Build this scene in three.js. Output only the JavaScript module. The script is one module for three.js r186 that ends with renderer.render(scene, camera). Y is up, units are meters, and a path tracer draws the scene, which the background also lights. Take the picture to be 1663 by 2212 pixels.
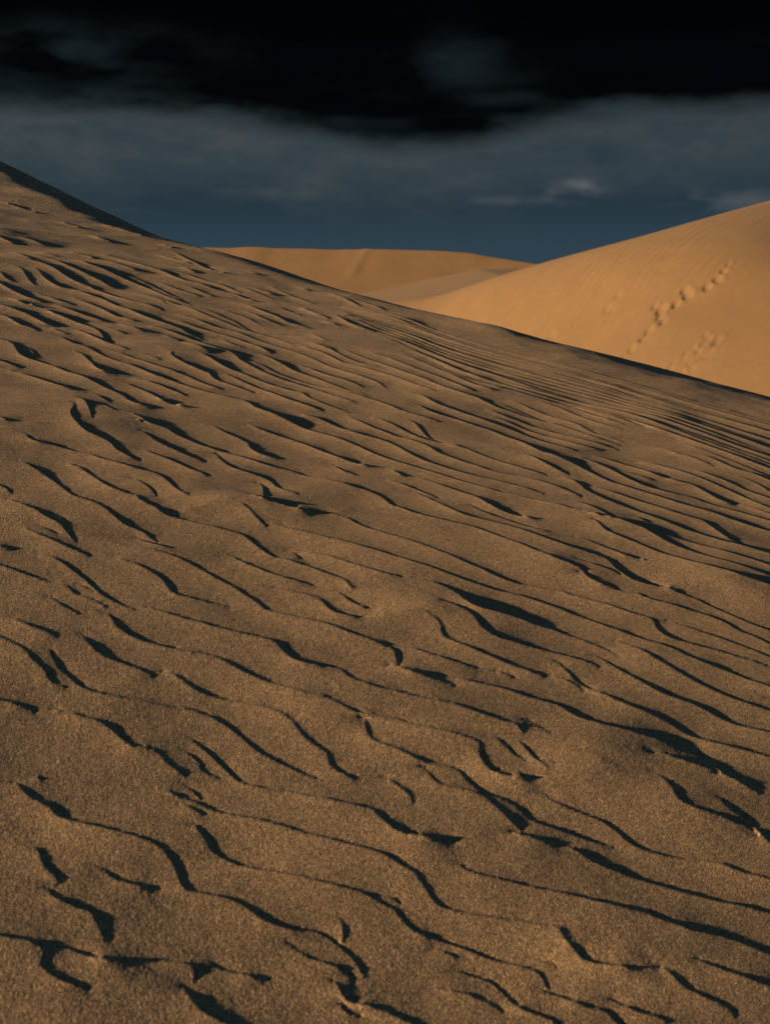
import * as THREE from 'three';

// ---------------------------------------------------------------- camera, sky, sun, exposure
const scene = new THREE.Scene();
const EYE = 1.42;                                   // metres above the sand under the tripod
const camera = new THREE.PerspectiveCamera(45, 769 / 1024, 0.05, 6000);
camera.position.set(0, EYE, 0);
camera.rotation.set(-10.78 * Math.PI / 180, 0, 0);
camera.focus = 5; camera.userData.fStop = 6.3;

const renderer = new THREE.WebGLRenderer();
renderer.toneMapping = THREE.LinearToneMapping;
renderer.toneMappingExposure = 2.6;
renderer.shadowMap.enabled = true;

// value noise, seeded
function hash(ix, iy, s) {
  let h = Math.imul(ix, 374761393) ^ Math.imul(iy, 668265263) ^ Math.imul(s, 2147483647 - 58);
  h = Math.imul(h ^ (h >>> 13), 1274126177); h ^= h >>> 16;
  return (h >>> 0) / 4294967296;
}
function noise(x, y, s = 1, period = 0) {
  const ix = Math.floor(x), iy = Math.floor(y), fx = x - ix, fy = y - iy;
  const w = (i) => period ? ((i % period) + period) % period : i;
  const u = fx * fx * fx * (fx * (fx * 6 - 15) + 10), v = fy * fy * fy * (fy * (fy * 6 - 15) + 10);
  const x0 = w(ix), x1 = w(ix + 1);
  const a = hash(x0, iy, s), b = hash(x1, iy, s), c = hash(x0, iy + 1, s), d = hash(x1, iy + 1, s);
  return (a + (b - a) * u + (c - a) * v + (a - b - c + d) * u * v) * 2 - 1;
}
const gs = (t) => Math.exp(-t * t);
const sstep = (a, b, x) => { const t = Math.min(1, Math.max(0, (x - a) / (b - a))); return t * t * (3 - 2 * t); };
const mix = (a, b, t) => a + (b - a) * t;

// the sky: blue air over the horizon, a grey cloud shelf, the underside of a heavy storm deck above it, all the way round
function makeSky() {
  const W = 4096, H = 2048, data = new Float32Array(W * H * 4);
  const fbm = (x, y, s, p, n) => { let v = 0, a = 0.5; for (let i = 0; i < n; i++, a *= 0.5) { v += a * noise(x, y, s + i, p); x *= 2; y *= 2; p *= 2; } return v; };
  const bump = (x, m, w) => gs((x - m) / w);
  for (let r = 0; r < H; r++) {
    const el = ((r + 0.5) / H - 0.5) * 180;
    for (let c = 0; c < W; c++) {
      const k = (r * W + c) * 4; data[k + 3] = 1;
      if (el < -2) { data[k] = 0.0105; data[k + 1] = 0.02; data[k + 2] = 0.03; continue; }
      // azimuth from straight ahead (-z), to the right positive
      const th = ((c + 0.5) / W - 0.5) * 360; let az = th + 90; if (az > 180) az -= 360;
      const u = ((az + 360) % 360) / 360;
      // lower rim of the storm deck
      let rim = 7.2 + 1.0 * noise(u * 24, 0.5, 11, 24) * 0.7 + 0.22 * noise(u * 90, 0.5, 12, 90);
      rim = mix(rim, 7.0 - 1.35 * bump(az, 1.2, 6.5) + 0.25 * noise(u * 70, 0.5, 13, 70), sstep(32, 20, Math.abs(az)));
      const wisp = fbm(u * 110, el * 0.95, 21, 110, 5), big = fbm(u * 36, el * 0.35, 31, 36, 4), fine = fbm(u * 420, el * 3.2, 41, 420, 3);
      const e = el + 0.6 * wisp + 0.2 * fine;
      // air
      const t = Math.max(0, Math.min(1, el / 7.5));
      let R = mix(0.030, 0.018, t), G = mix(0.056, 0.035, t), B = mix(0.079, 0.044, t);
      const deepen = bump(el, 3.3, 1.1) * 0.25; R *= 1 - deepen; G *= 1 - deepen * 0.9; B *= 1 - deepen * 0.7;
      // grey shelf under the deck
      const shelf = sstep(rim - 4.6, rim - 0.3, e + 0.5 * big) * (0.72 + 0.35 * big + 0.38 * wisp + 0.3 * fine);
      const sh = Math.max(0, Math.min(1, shelf));
      R = mix(R, 0.052, sh); G = mix(G, 0.066, sh); B = mix(B, 0.072, sh);
      // a few torn scraps of cloud low down
      const band = sstep(0.02, 0.5, fbm(u * 64, el * 1.4, 51, 64, 5) + 0.55 * bump(el, 3.6, 0.5) - 0.42) * bump(el, 3.7, 0.9);
      const scrap = Math.min(1, bump(az, 8.4, 1.35) * bump(el, 3.75 + 0.3 * wisp, 0.36) * (0.75 + 1.5 * wisp + 0.4 * fine) + bump(az, 6.1, 1.7) * bump(el, 3.35, 0.16) * (0.45 + wisp) + bump(az, 14, 2.4) * bump(el, 3.2 + 0.02 * (az - 14), 0.42) * (0.22 + 0.8 * wisp + 0.3 * fine));
      const sc = Math.max(0, Math.min(0.9, scrap * 0.8 + band * 0.1));
      R = mix(R, 0.15, sc); G = mix(G, 0.157, sc); B = mix(B, 0.165, sc);
      // storm deck
      const deck = sstep(rim - 0.5, rim + 0.95, e);
      const veil = Math.max(0, fbm(u * 30, el * 0.45, 61, 30, 4) + 0.12) * sstep(rim + 3.4, rim + 1.4, el) + Math.max(0, 0.35 + 1.3 * wisp + 0.6 * big) * (bump(az, 2.4, 4.4) * bump(el, 9.1, 1.3) * 0.4 + bump(az, -15, 6) * bump(el, 9.3, 1.1) * 0.5);
      const v = Math.max(0, veil);
      const high = sstep(13, 34, el);                // above the deck the cloud thins to blue-grey again
      const hb = 0.8 + 0.5 * big;
      const dR = mix(0.0004 + 0.020 * v, 0.028 * hb, high), dG = mix(0.0008 + 0.030 * v, 0.078 * hb, high), dB = mix(0.0014 + 0.036 * v, 0.15 * hb, high);
      data[k] = mix(R, dR, deck) / 2.6; data[k + 1] = mix(G, dG, deck) / 2.6; data[k + 2] = mix(B, dB, deck) / 2.6;
    }
  }
  const t = new THREE.DataTexture(data, W, H, THREE.RGBAFormat, THREE.FloatType);
  t.mapping = THREE.EquirectangularReflectionMapping; t.magFilter = t.minFilter = THREE.LinearFilter; t.needsUpdate = true;
  return t;
}
scene.background = makeSky(); scene.environment = scene.background;

// the sun stands low on the left
const SUN_EL = 11.7 * Math.PI / 180, LX = 0.934, LF = 0.358;      // light travels right and a little away from the camera
const sun = new THREE.DirectionalLight(new THREE.Color(1.0, 0.80, 0.54), 5);
sun.position.set(-LX * Math.cos(SUN_EL) * 60, Math.sin(SUN_EL) * 60, LF * Math.cos(SUN_EL) * 60);
sun.target.position.set(0, 0, 0); sun.castShadow = true; sun.shadow.radius = 1;
sun.shadow.mapSize.set(4096, 4096); Object.assign(sun.shadow.camera, { left: -45, right: 45, top: 45, bottom: -45, near: 1, far: 200 });
sun.name = 'sun'; scene.add(sun, sun.target);

// ---------------------------------------------------------------- measured relief of the near dune, in millimetres
// x right, forward, [height in tenths], [windward length] of points along each ripple crest
const CRESTS = `
-754,2345,0,130 -739,2343,8,131 -720,2320,14,134 -698,2299,16,142 -676,2288,17,171 -655,2272,18,177 -637,2253,19,171 -614,2245,21,163 -583,2242,21,185 -547,2238,19,219 -523,2234,17,229 -487,2228,15,214 -450,2216,13,175 -425,2200,11,157 -407,2174,11,159 -390,2142,11,143 -378,2109,11,145 -365,2082,13,171 -353,2077,14,197 -336,2076,15,205 -317,2075,15,207 -290,2073,14,212 -267,2063,14,222 -244,2048,15,222 -227,2031,16,201 -209,2019,16,181 -191,2013,16,164 -170,2010,14,159 -149,2013,13,111 -128,2016,12,89 -110,2012,12,71 -91,1998,12,68 -71,1979,13,60 -54,1958,12,49 -44,1937,11,38 -36,1919,7,35 -34,1910,0,35
-675,2141,8,227 -657,2139,9,216 -644,2134,10,189 -629,2104,11,180 -616,2078,11,179 -604,2064,11,209 -590,2051,10,224 -581,2036,6,233 -577,2028,0,233
-595,2017,0,270 -590,2005,7,241 -578,1990,11,208 -563,1980,13,161 -545,1973,14,137 -523,1968,13,130 -507,1961,12,135 -495,1943,11,135 -482,1922,11,116 -473,1908,10,90 -463,1901,7,72 -458,1895,0,63
-514,2109,0,99 -510,2098,7,100 -498,2084,11,111 -485,2074,13,127 -467,2070,14,155 -445,2069,13,191 -424,2070,8,207 -402,2071,0,212
-645,1855,13,233 -618,1855,14,233 -600,1856,13,233 -580,1854,13,233 -563,1847,11,233 -554,1835,10,233 -553,1820,10,233 -550,1805,10,233 -543,1793,11,233 -529,1783,12,233 -511,1774,13,233 -495,1770,13,233 -476,1766,9,233 -460,1765,0,233
-536,1855,0,66 -520,1855,9,69 -503,1851,15,71 -486,1845,19,88 -470,1840,22,120 -454,1840,23,185 -439,1843,19,217 -422,1846,13,233 -404,1851,8,233 -376,1860,7,233 -353,1866,9,233 -334,1869,11,232 -321,1865,11,232 -313,1851,10,230 -312,1833,6,230 -311,1824,0,229
-328,1819,0,170 -321,1803,7,206 -311,1787,12,224 -300,1773,13,233 -291,1760,14,233 -278,1752,15,233 -263,1745,15,233 -243,1735,14,233 -204,1723,13,233
-290,1890,0,70 -286,1881,7,68 -273,1872,11,88 -253,1868,13,107 -233,1867,14,132 -219,1864,12,158 -207,1864,8,201 -195,1867,0,222
-168,1980,0,243 -162,1962,6,187 -149,1949,9,167 -132,1938,11,193 -106,1932,12,197 -86,1927,12,171 -69,1919,11,91 -60,1906,10,49 -58,1891,7,35 -57,1885,0,35
-91,1895,0,229 -82,1885,7,231 -75,1867,12,208 -69,1850,15,160 -59,1841,18,102 -49,1839,18,105 -29,1836,16,170 -9,1832,14,212 0,1829,14,233 12,1821,16,233 23,1817,17,233 39,1809,16,233 58,1799,14,233
-73,1843,0,240 -70,1826,7,233 -64,1812,11,232 -50,1810,8,232 -34,1811,0,233
-84,2081,0,155 -80,2060,6,146 -75,2040,9,127 -74,2018,9,128 -76,2000,6,136 -77,1993,0,221
-491,2428,0,193 -467,2419,7,173 -441,2411,11,138 -415,2400,12,73 -390,2394,13,49 -366,2380,14,51 -337,2368,15,89 -312,2365,17,126 -287,2363,17,152 -258,2362,17,164 -233,2358,16,167 -208,2352,16,165 -187,2343,16,160 -158,2336,17,155 -121,2330,17,152 -84,2321,17,150 -48,2315,17,149 -19,2308,16,150 1,2299,15,150 16,2286,14,148 36,2270,13,145 57,2255,12,145 68,2229,12,138 79,2204,12,119 88,2182,12,97 98,2163,14,93 114,2152,15,96 136,2147,17,103 170,2145,17,112 205,2145,17,118 239,2147,16,120 273,2147,15,115 303,2146,14,129 326,2145,13,161 329,2136,13,219 331,2120,15,224 336,2103,18,184 345,2087,20,131 353,2072,21,103 360,2057,24,104 378,2048,29,110 400,2047,31,119 427,2048,26,147 448,2055,14,195 463,2061,0,221
250,2035,0,35 272,2037,8,38 289,2037,10,46 304,2030,7,52 310,2026,0,55
-387,2313,0,140 -377,2298,7,129 -379,2302,10,120 -363,2280,11,109 -348,2254,12,100 -336,2231,12,99 -319,2213,14,105 -299,2200,16,117 -277,2190,17,122 -252,2186,18,131 -217,2184,17,145 -183,2182,16,155 -148,2176,15,159 -114,2170,15,151 -79,2165,15,139 -49,2160,14,118 -26,2148,13,112 -8,2134,12,114 15,2122,11,121 25,2105,11,123 35,2086,11,139 48,2069,12,145 66,2059,13,143 87,2054,14,78 113,2049,14,51 141,2041,15,38 169,2030,16,55 190,2022,16,68 215,2017,15,84 241,2013,13,97 264,2007,12,100 275,1995,11,97 280,1980,9,86 283,1964,6,67 286,1958,0,36
-22,2158,0,35 1,2160,7,35 11,2158,10,35 20,2154,9,35 27,2145,6,35 29,2141,0,35
269,1957,0,72 278,1950,11,72 292,1945,16,72 308,1941,16,89 318,1934,15,121 334,1927,14,185 347,1921,13,217 364,1923,12,233 378,1917,11,233 384,1907,10,233 397,1888,9,233
120,1976,0,62 131,1972,8,60 147,1966,12,58 168,1962,12,59 184,1956,11,58 196,1941,10,55 207,1925,10,68 217,1905,11,100 228,1892,12,175 243,1884,12,213 263,1878,11,233 282,1869,11,233
72,1922,0,150 92,1916,7,197 115,1912,11,221 139,1911,12,233 155,1902,11,233 173,1894,10,233 192,1880,6,233 202,1876,0,233
82,2033,0,212 97,2023,7,177 116,2016,10,117 133,2014,7,70 146,2012,0,47
388,1961,0,43 397,1957,7,62 408,1947,11,100 423,1937,13,176 439,1931,14,214 459,1928,14,233 478,1921,13,233
501,2073,0,158 509,2069,8,174 516,2060,12,195 524,2047,13,191 533,2029,13,171 543,2018,13,167 563,2008,14,200 586,1997,13,221 603,1987,11,233 612,1973,7,233 616,1964,0,233
582,2122,0,94 591,2114,9,100 610,2106,14,105 630,2096,16,121 655,2088,17,150 679,2079,18,198 708,2069,18,222 745,2053,17,234
149,2322,0,130 153,2306,8,123 164,2292,13,128 183,2285,16,131 211,2281,17,131 240,2277,17,128 275,2272,17,128 311,2268,17,135 347,2268,17,156 375,2264,17,176 401,2259,18,193 432,2256,18,208 464,2251,18,217 493,2249,17,245 516,2244,17,232 539,2230,18,237 566,2222,19,190 585,2214,21,168 606,2212,22,128 642,2212,22,119 676,2206,20,113 704,2196,19,114 729,2184,18,113 742,2179,18,111 779,2157,18,108
382,2466,0,243 393,2455,8,239 398,2450,12,228 416,2434,14,211 433,2414,15,187 452,2402,17,162 480,2390,18,144 508,2378,18,133 541,2369,20,130 575,2361,21,131 604,2354,22,133 640,2348,22,134 675,2341,23,135 712,2339,23,141 749,2337,22,136 788,2332,21,117 832,2324,21,66
-65,2919,0,183 -49,2892,6,182 -47,2854,11,174 -40,2819,13,167 -22,2792,16,177 0,2782,19,192 29,2771,20,209 57,2752,20,163 82,2740,19,135 107,2738,16,92 127,2736,14,88 158,2732,13,84 174,2718,13,80 187,2688,14,68 204,2661,15,49 224,2635,16,36 246,2629,16,36 267,2623,14,42 287,2608,13,48 302,2587,13,53 312,2559,14,59 329,2545,16,71 352,2537,18,73 385,2525,18,71 405,2517,17,67 436,2506,16,73 460,2498,14,85 486,2494,9,95 499,2493,0,102
87,2727,0,204 92,2700,6,179 105,2671,10,148 121,2643,12,153 142,2637,13,197 169,2633,14,226 196,2628,14,249 217,2617,13,267 237,2594,12,270 251,2570,12,270 265,2544,13,265 278,2513,13,246 283,2510,12,201 289,2497,8,161 293,2491,0,80
272,2481,0,263 279,2474,10,225 287,2469,16,204 309,2465,17,190 334,2458,15,187 355,2455,10,186 368,2457,0,189
360,2692,0,134 368,2668,7,118 385,2649,12,112 411,2633,15,107 453,2613,16,106 478,2603,17,104 499,2584,16,100 516,2560,15,99 530,2532,16,98 544,2512,17,118 563,2499,18,125 588,2494,19,133 622,2491,17,137 648,2492,16,143 676,2496,15,149 702,2497,17,152 729,2496,18,152 752,2484,18,149 775,2472,20,141 800,2469,21,140 828,2463,21,145 874,2455,21,161
654,2885,0,270 673,2862,7,270 685,2837,11,270 693,2805,13,270 694,2771,14,270 705,2745,15,263 727,2730,17,251 753,2720,17,234 786,2711,16,226 810,2698,14,227 831,2692,11,242 851,2672,7,270 866,2646,0,270
814,2821,0,128 809,2799,9,112 816,2773,14,92 834,2752,15,69 849,2724,16,50 855,2694,16,58 861,2686,17,104 866,2657,17,200 873,2633,17,235 894,2600,17,224
149,3241,13,54 182,3247,15,87 231,3240,18,145 280,3233,19,179 329,3226,20,193 376,3204,20,188 424,3193,20,173 462,3182,19,164 485,3159,19,171 510,3129,22,197 531,3116,24,250 561,3107,25,270 599,3100,23,270 640,3098,21,270 683,3087,20,229 725,3076,21,146 753,3060,24,101 775,3045,26,77 805,3036,24,74 824,3014,20,84 836,2987,19,107 846,2953,21,164 858,2930,24,190 879,2916,24,196 895,2898,20,166 918,2882,12,158 931,2875,0,158
678,2990,0,141 707,2991,12,149 735,2979,21,167 764,2970,26,200 793,2962,27,221 821,2952,25,232 836,2949,16,235 844,2946,0,236
508,3523,0,249 513,3478,7,189 531,3431,12,124 547,3377,14,79 573,3344,16,87 607,3318,19,144 639,3289,20,174 669,3271,21,182 709,3249,21,170 745,3230,20,158 778,3199,19,144 806,3164,20,131 834,3144,21,132 873,3131,23,155 917,3123,24,194 965,3111,23,217 1020,3095,23,227 1075,3079,23,189
632,3621,0,116 643,3599,8,105 670,3562,14,111 698,3518,17,156 733,3478,19,180 767,3434,21,188 801,3396,23,181 839,3380,24,180 880,3361,23,183 915,3333,22,183 941,3302,22,179 972,3277,25,170 1017,3269,27,167 1070,3261,28,169 1130,3252,28,172
714,3750,0,96 739,3742,10,108 774,3725,16,128 806,3697,18,161 835,3655,18,176 870,3608,19,182 903,3561,20,178 937,3520,21,172 972,3490,22,165 1011,3461,23,164 1059,3441,25,165 1117,3417,26,160 1176,3394,26,152
-369,4280,0,115 -354,4254,11,175 -315,4243,18,214 -260,4235,20,200 -201,4222,22,185 -141,4210,23,174 -82,4191,24,177 -28,4170,23,177 41,4139,22,171 103,4116,21,156 164,4094,21,140 224,4060,21,137 283,4032,21,147 335,4012,21,165 382,4002,20,159 434,4000,21,160 481,3984,22,163 530,3959,23,176 575,3938,22,190 604,3914,21,191 641,3895,20,186 684,3869,21,180 723,3847,21,168 749,3839,22,151 785,3821,22,121 827,3801,21,115 872,3792,19,123 911,3776,17,134 942,3743,18,144 984,3710,20,157 1023,3687,21,169 1061,3658,22,177 1101,3627,24,180 1137,3608,27,175 1170,3592,30,165 1233,3572,31,148
-231,4506,0,268 -177,4487,10,265 -136,4467,16,261 -104,4428,19,243 -69,4406,21,220 -20,4385,21,205 0,4376,21,198 56,4353,21,195 117,4326,21,192 171,4291,21,184 225,4255,22,173 278,4208,24,158 326,4178,26,147 366,4144,28,135 397,4124,30,124 429,4111,29,117 462,4104,25,119 495,4109,20,131 536,4107,18,144 599,4109,20,157 629,4090,23,164 681,4075,24,176 740,4060,25,184 785,4038,24,190 830,4016,23,203 877,4006,21,225 894,3988,18,252 892,3940,17,241 897,3906,18,189 913,3874,22,137 949,3856,25,114 1004,3842,26,124 1061,3833,23,144 1115,3814,20,163 1170,3801,16,178 1205,3788,9,188 1228,3785,0,195
-324,4070,0,106 -294,4055,12,92 -249,4049,19,115 -209,4047,21,129 -168,4033,20,141 -119,4005,20,157 -70,3984,22,188 -26,3966,23,245 9,3959,20,270 32,3962,12,270 60,3959,0,270
96,3972,0,270 131,3967,10,270 171,3953,15,270 205,3926,17,270 235,3892,19,268 252,3847,24,224 276,3806,30,144 306,3790,35,125 336,3784,34,143 381,3780,29,170 430,3767,26,180 477,3750,24,179 529,3739,23,174 565,3722,20,168 611,3704,18,152 646,3687,16,131 677,3668,13,95 702,3643,8,80 718,3627,0,74
319,3863,0,74 350,3862,10,73 388,3849,14,69 425,3830,13,62 450,3812,8,56 459,3791,0,50
188,3806,0,242 198,3785,10,179 228,3768,15,152 261,3743,16,138 280,3698,17,140 295,3647,18,142 318,3611,21,149 345,3591,23,155 385,3586,23,176 434,3571,22,186 488,3563,21,203 541,3555,19,164 587,3544,16,163 621,3532,10,163 644,3521,0,174
108,3697,0,270 130,3672,7,270 154,3640,11,270 167,3599,12,267 166,3561,13,256 175,3524,16,218 199,3503,19,170 240,3482,21,148 281,3456,21,136 321,3430,21,153 364,3407,20,135 407,3392,18,160 444,3379,11,169 457,3376,0,180
463,3395,0,201 493,3387,8,204 515,3372,12,210 537,3352,11,214 550,3326,7,212 562,3308,0,203
8,3257,0,164 26,3251,15,162 49,3239,25,159 72,3229,28,153 98,3220,24,148 124,3212,18,143 147,3206,13,138 176,3198,8,134 195,3191,0,130
0,3400,16,54 34,3401,16,96 86,3398,17,133 130,3379,17,146 171,3367,18,142 211,3355,16,123 245,3349,10,113 266,3349,0,110
-835,3694,0,190 -800,3681,10,200 -748,3660,15,210 -707,3630,15,216 -672,3596,15,216 -647,3553,15,206 -625,3505,16,187 -604,3487,19,161 -572,3483,20,153 -536,3481,16,156 -489,3477,9,167 -437,3484,0,178
-858,3818,0,144 -812,3798,9,133 -758,3812,12,139 -719,3805,13,142 -680,3793,14,148 -638,3771,15,150 -597,3743,15,154 -570,3720,15,160 -543,3696,16,169 -502,3660,16,177 -462,3629,16,170 -420,3584,15,165 -384,3548,14,169 -362,3516,14,215 -351,3497,17,217 -315,3486,20,219 -273,3479,22,223 -227,3473,22,248 -181,3467,21,265 -145,3452,20,270 -110,3432,20,270 -68,3416,20,263 -33,3401,18,260 1,3373,17,256 14,3374,15,267 27,3351,14,270 30,3311,13,261 33,3275,9,209 36,3257,0,99
-676,3366,0,157 -646,3353,10,174 -604,3338,17,190 -558,3324,19,198 -513,3316,20,197 -473,3304,19,193 -432,3297,20,194 -382,3291,20,203 -345,3286,21,217 -318,3282,20,229 -301,3273,19,237 -285,3239,19,229 -262,3201,23,202 -241,3174,30,183 -215,3166,33,176 -186,3167,28,180 -160,3168,19,191 -131,3171,13,199 -115,3158,12,206 -98,3128,13,195 -78,3110,15,173 -46,3097,16,164 -11,3086,17,158 21,3084,17,156 63,3072,18,155 103,3067,19,156 141,3068,20,159 176,3067,19,159 212,3050,19,157 249,3036,19,149 279,3024,19,138 309,3012,18,132 334,3007,16,155 342,2987,13,215 348,2966,8,261 349,2951,0,270
329,2930,0,50 339,2909,9,48 351,2882,14,56 362,2849,16,72 376,2824,15,111 387,2807,10,129 391,2799,0,140
-778,3279,0,234 -754,3260,7,232 -736,3229,12,218 -716,3188,15,185 -688,3160,17,150 -673,3147,20,139 -638,3127,21,141 -598,3118,22,148 -557,3113,21,150 -519,3114,19,159 -484,3115,17,169 -457,3111,15,170 -423,3095,15,170 -389,3068,15,168 -355,3042,16,164 -319,3021,17,152 -284,3003,18,140 -249,2992,17,141 -212,2983,16,155 -182,2981,15,176 -163,2980,15,175 -145,2970,14,173 -114,2947,15,186 -83,2925,17,201 -59,2920,17,213 -35,2924,16,172 -11,2926,15,151 20,2925,16,138 45,2915,17,143 84,2907,19,151 119,2904,19,158 155,2901,18,162 185,2893,16,172 214,2885,13,193 230,2866,11,225 227,2837,12,221 228,2801,15,182 237,2769,20,128 253,2745,29,106 271,2732,39,116 294,2728,43,133 317,2735,35,146 341,2743,19,116 362,2752,0,120
241,2924,0,109 270,2920,7,97 284,2905,11,82 297,2881,12,82 309,2854,12,89 322,2835,11,98 336,2828,7,100 344,2825,0,98
359,3071,0,85 374,3040,6,74 394,3020,9,82 413,2997,7,105 427,2989,0,128
-796,3105,0,97 -773,3076,7,127 -751,3044,12,125 -725,3010,13,131 -702,2990,14,139 -675,2976,15,154 -643,2965,15,164 -614,2956,14,165 -582,2941,9,160 -566,2934,0,153
-567,2973,0,85 -543,2973,7,147 -519,2954,12,177 -493,2926,14,171 -466,2903,16,141 -452,2895,18,116 -426,2885,20,107 -393,2879,21,115 -352,2878,20,134 -317,2876,18,150 -281,2870,16,157 -250,2853,15,156 -225,2824,13,153 -208,2793,13,147 -192,2762,13,141 -174,2739,13,136 -153,2719,13,134 -135,2700,12,132 -131,2678,12,122 -122,2647,13,107 -105,2625,15,98 -83,2611,14,114 -72,2604,10,118 -64,2601,0,120
-848,2991,0,64 -831,2953,7,55 -809,2912,11,49 -785,2874,12,44 -759,2850,12,57 -735,2823,13,73 -713,2802,15,114 -688,2793,18,124 -662,2789,19,136 -640,2793,17,150 -612,2795,15,171 -570,2796,15,197 -533,2795,15,217 -498,2793,14,231 -479,2798,15,237 -456,2794,15,228 -437,2786,15,223 -412,2780,15,209 -387,2761,14,189 -362,2740,14,143 -337,2713,14,120 -311,2681,14,109 -289,2654,15,112 -266,2637,15,118 -237,2619,14,120 -209,2602,14,114 -181,2587,12,101 -159,2581,8,92 -146,2578,0,88
-993,2999,14,85 -967,2992,13,86 -936,2976,12,96 -906,2956,11,113 -881,2930,11,150 -860,2896,11,167 -834,2873,11,173 -815,2846,11,169 -805,2823,11,160 -787,2804,10,167 -763,2797,7,189 -745,2795,0,246
-980,3130,0,179 -956,3113,10,164 -922,3089,16,132 -892,3079,17,118 -868,3071,15,113 -849,3056,9,116 -835,3051,0,121
-893,2670,16,203 -850,2669,15,253 -827,2664,13,270 -801,2659,8,270 -782,2658,0,270
-760,2686,0,270 -737,2673,9,270 -710,2672,15,270 -681,2665,16,270 -653,2661,15,270 -628,2645,15,270 -605,2624,15,270 -583,2597,16,270 -560,2575,18,269 -549,2571,18,270 -529,2578,15,270 -511,2577,12,270 -491,2556,10,270 -468,2526,10,265 -449,2509,10,222 -430,2497,6,133 -419,2496,0,74
-442,2667,0,134 -436,2654,6,105 -411,2629,10,69 -385,2599,11,50 -363,2571,11,50 -341,2543,12,66 -322,2515,13,97 -302,2501,15,118 -279,2496,16,129 -247,2494,15,133 -219,2496,14,137 -199,2496,15,140 -167,2491,17,146 -134,2490,19,151 -97,2487,18,155 -64,2483,17,161 -38,2479,15,171 -22,2469,15,184 -14,2452,16,187 -4,2436,19,172 11,2417,22,151 15,2406,28,129 30,2395,36,118 47,2388,43,132 67,2388,42,168 87,2390,33,198 110,2394,21,198 133,2399,10,157 151,2407,0,141
-422,2577,0,64 -414,2557,6,62 -397,2531,10,65 -379,2516,10,83 -360,2509,7,108 -350,2510,0,128
-431,2460,0,49 -414,2446,6,44 -398,2431,9,37 -387,2415,6,35 -381,2402,0,35
-432,2384,0,164 -405,2369,10,148 -378,2354,10,122 -365,2349,0,77
-451,2599,0,61 -433,2586,9,62 -411,2564,9,62 -392,2538,0,59
-10,2642,0,203 4,2627,7,188 11,2624,11,181 27,2605,12,183 43,2587,12,200 53,2566,11,229 57,2541,7,248 59,2527,0,237
307,3354,0,122 327,3346,11,118 353,3333,11,113 366,3331,0,111
-718,2391,0,165 -708,2382,10,104 -695,2379,0,79
-1409,4816,0,233 -1379,4746,11,218 -1355,4712,21,236 -1331,4702,26,260 -1309,4704,25,270 -1273,4704,21,270 -1224,4692,20,263 -1176,4680,21,242 -1128,4672,23,194 -1077,4648,26,180 -1024,4635,26,193 -976,4619,25,208 -932,4604,21,206 -896,4600,18,160 -862,4590,18,134 -831,4562,19,116 -798,4503,20,109 -767,4446,20,114 -738,4403,19,138 -710,4389,12,187 -701,4390,0,226
-1340,4440,0,270 -1296,4423,10,270 -1249,4376,15,270 -1196,4319,16,257 -1147,4261,16,222 -1105,4208,16,205 -1070,4167,17,202 -1035,4155,17,204 -994,4139,17,203 -960,4113,17,199 -922,4069,18,194 -884,4020,18,201 -849,3983,18,226 -819,3970,16,232 -784,3947,14,191 -749,3906,9,101 -726,3884,0,49
-801,3894,0,85 -770,3876,18,76 -738,3865,32,65 -714,3861,36,63 -691,3862,23,68 -680,3865,0,77
-1190,4537,0,162 -1155,4520,10,165 -1112,4485,16,165 -1068,4427,19,164 -1025,4370,21,163 -986,4328,22,165 -952,4306,22,169 -910,4289,19,174 -875,4283,18,176 -857,4251,20,175 -826,4221,24,175 -788,4196,25,178 -767,4168,22,184 -743,4148,19,200 -718,4144,18,227 -676,4136,19,258 -629,4131,20,270 -582,4126,20,270 -531,4117,19,270 -494,4106,19,270 -462,4074,19,270 -433,4027,20,270 -405,3988,19,243 -378,3955,18,182 -354,3944,17,157 -322,3944,18,147 -289,3926,20,147 -241,3906,20,140 -193,3880,20,132 -154,3862,18,126 -126,3837,17,142 -113,3800,15,170 -101,3780,10,239 -99,3760,0,270
-933,4491,0,143 -905,4462,9,143 -872,4422,14,136 -842,4380,15,120 -816,4329,10,97 -805,4314,0,83
-1343,4152,21,75 -1305,4135,19,108 -1275,4113,15,123 -1256,4083,8,127 -1244,4062,0,120
-1259,4031,0,92 -1221,4009,12,139 -1179,3983,17,183 -1133,3960,17,211 -1111,3935,15,210 -1072,3902,14,197 -1039,3879,14,124 -1009,3835,14,85 -983,3791,13,68 -963,3762,8,64 -956,3754,0,62
-1127,3964,0,214 -1084,3952,9,111 -1054,3939,12,60 -1028,3911,8,35 -1018,3904,0,35
-1145,3806,0,218 -1115,3782,9,241 -1071,3755,14,215 -1027,3729,17,209 -980,3700,19,147 -938,3679,18,130 -906,3667,12,132 -896,3668,0,163
-1109,3841,0,50 -1073,3820,9,52 -1047,3806,12,54 -1029,3793,8,55 -1021,3792,0,58
-1177,3605,20,181 -1149,3606,20,205 -1128,3607,15,171 -1107,3608,0,156
-1047,3611,0,159 -1014,3608,10,159 -981,3589,15,155 -940,3554,16,142 -899,3514,15,116 -862,3474,15,86 -832,3431,14,54 -800,3395,15,53 -766,3366,15,58 -731,3342,14,84 -702,3330,9,112 -692,3330,0,146
-888,3440,0,43 -858,3427,12,51 -835,3415,14,57 -821,3413,0,61
-1137,3473,16,175 -1107,3465,16,187 -1069,3451,17,210 -1031,3437,16,256 -994,3427,14,270 -968,3417,12,270 -939,3413,10,265 -908,3410,10,224 -884,3380,11,141 -859,3360,11,106 -819,3344,11,109 -783,3320,8,145 -764,3308,0,210
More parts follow.
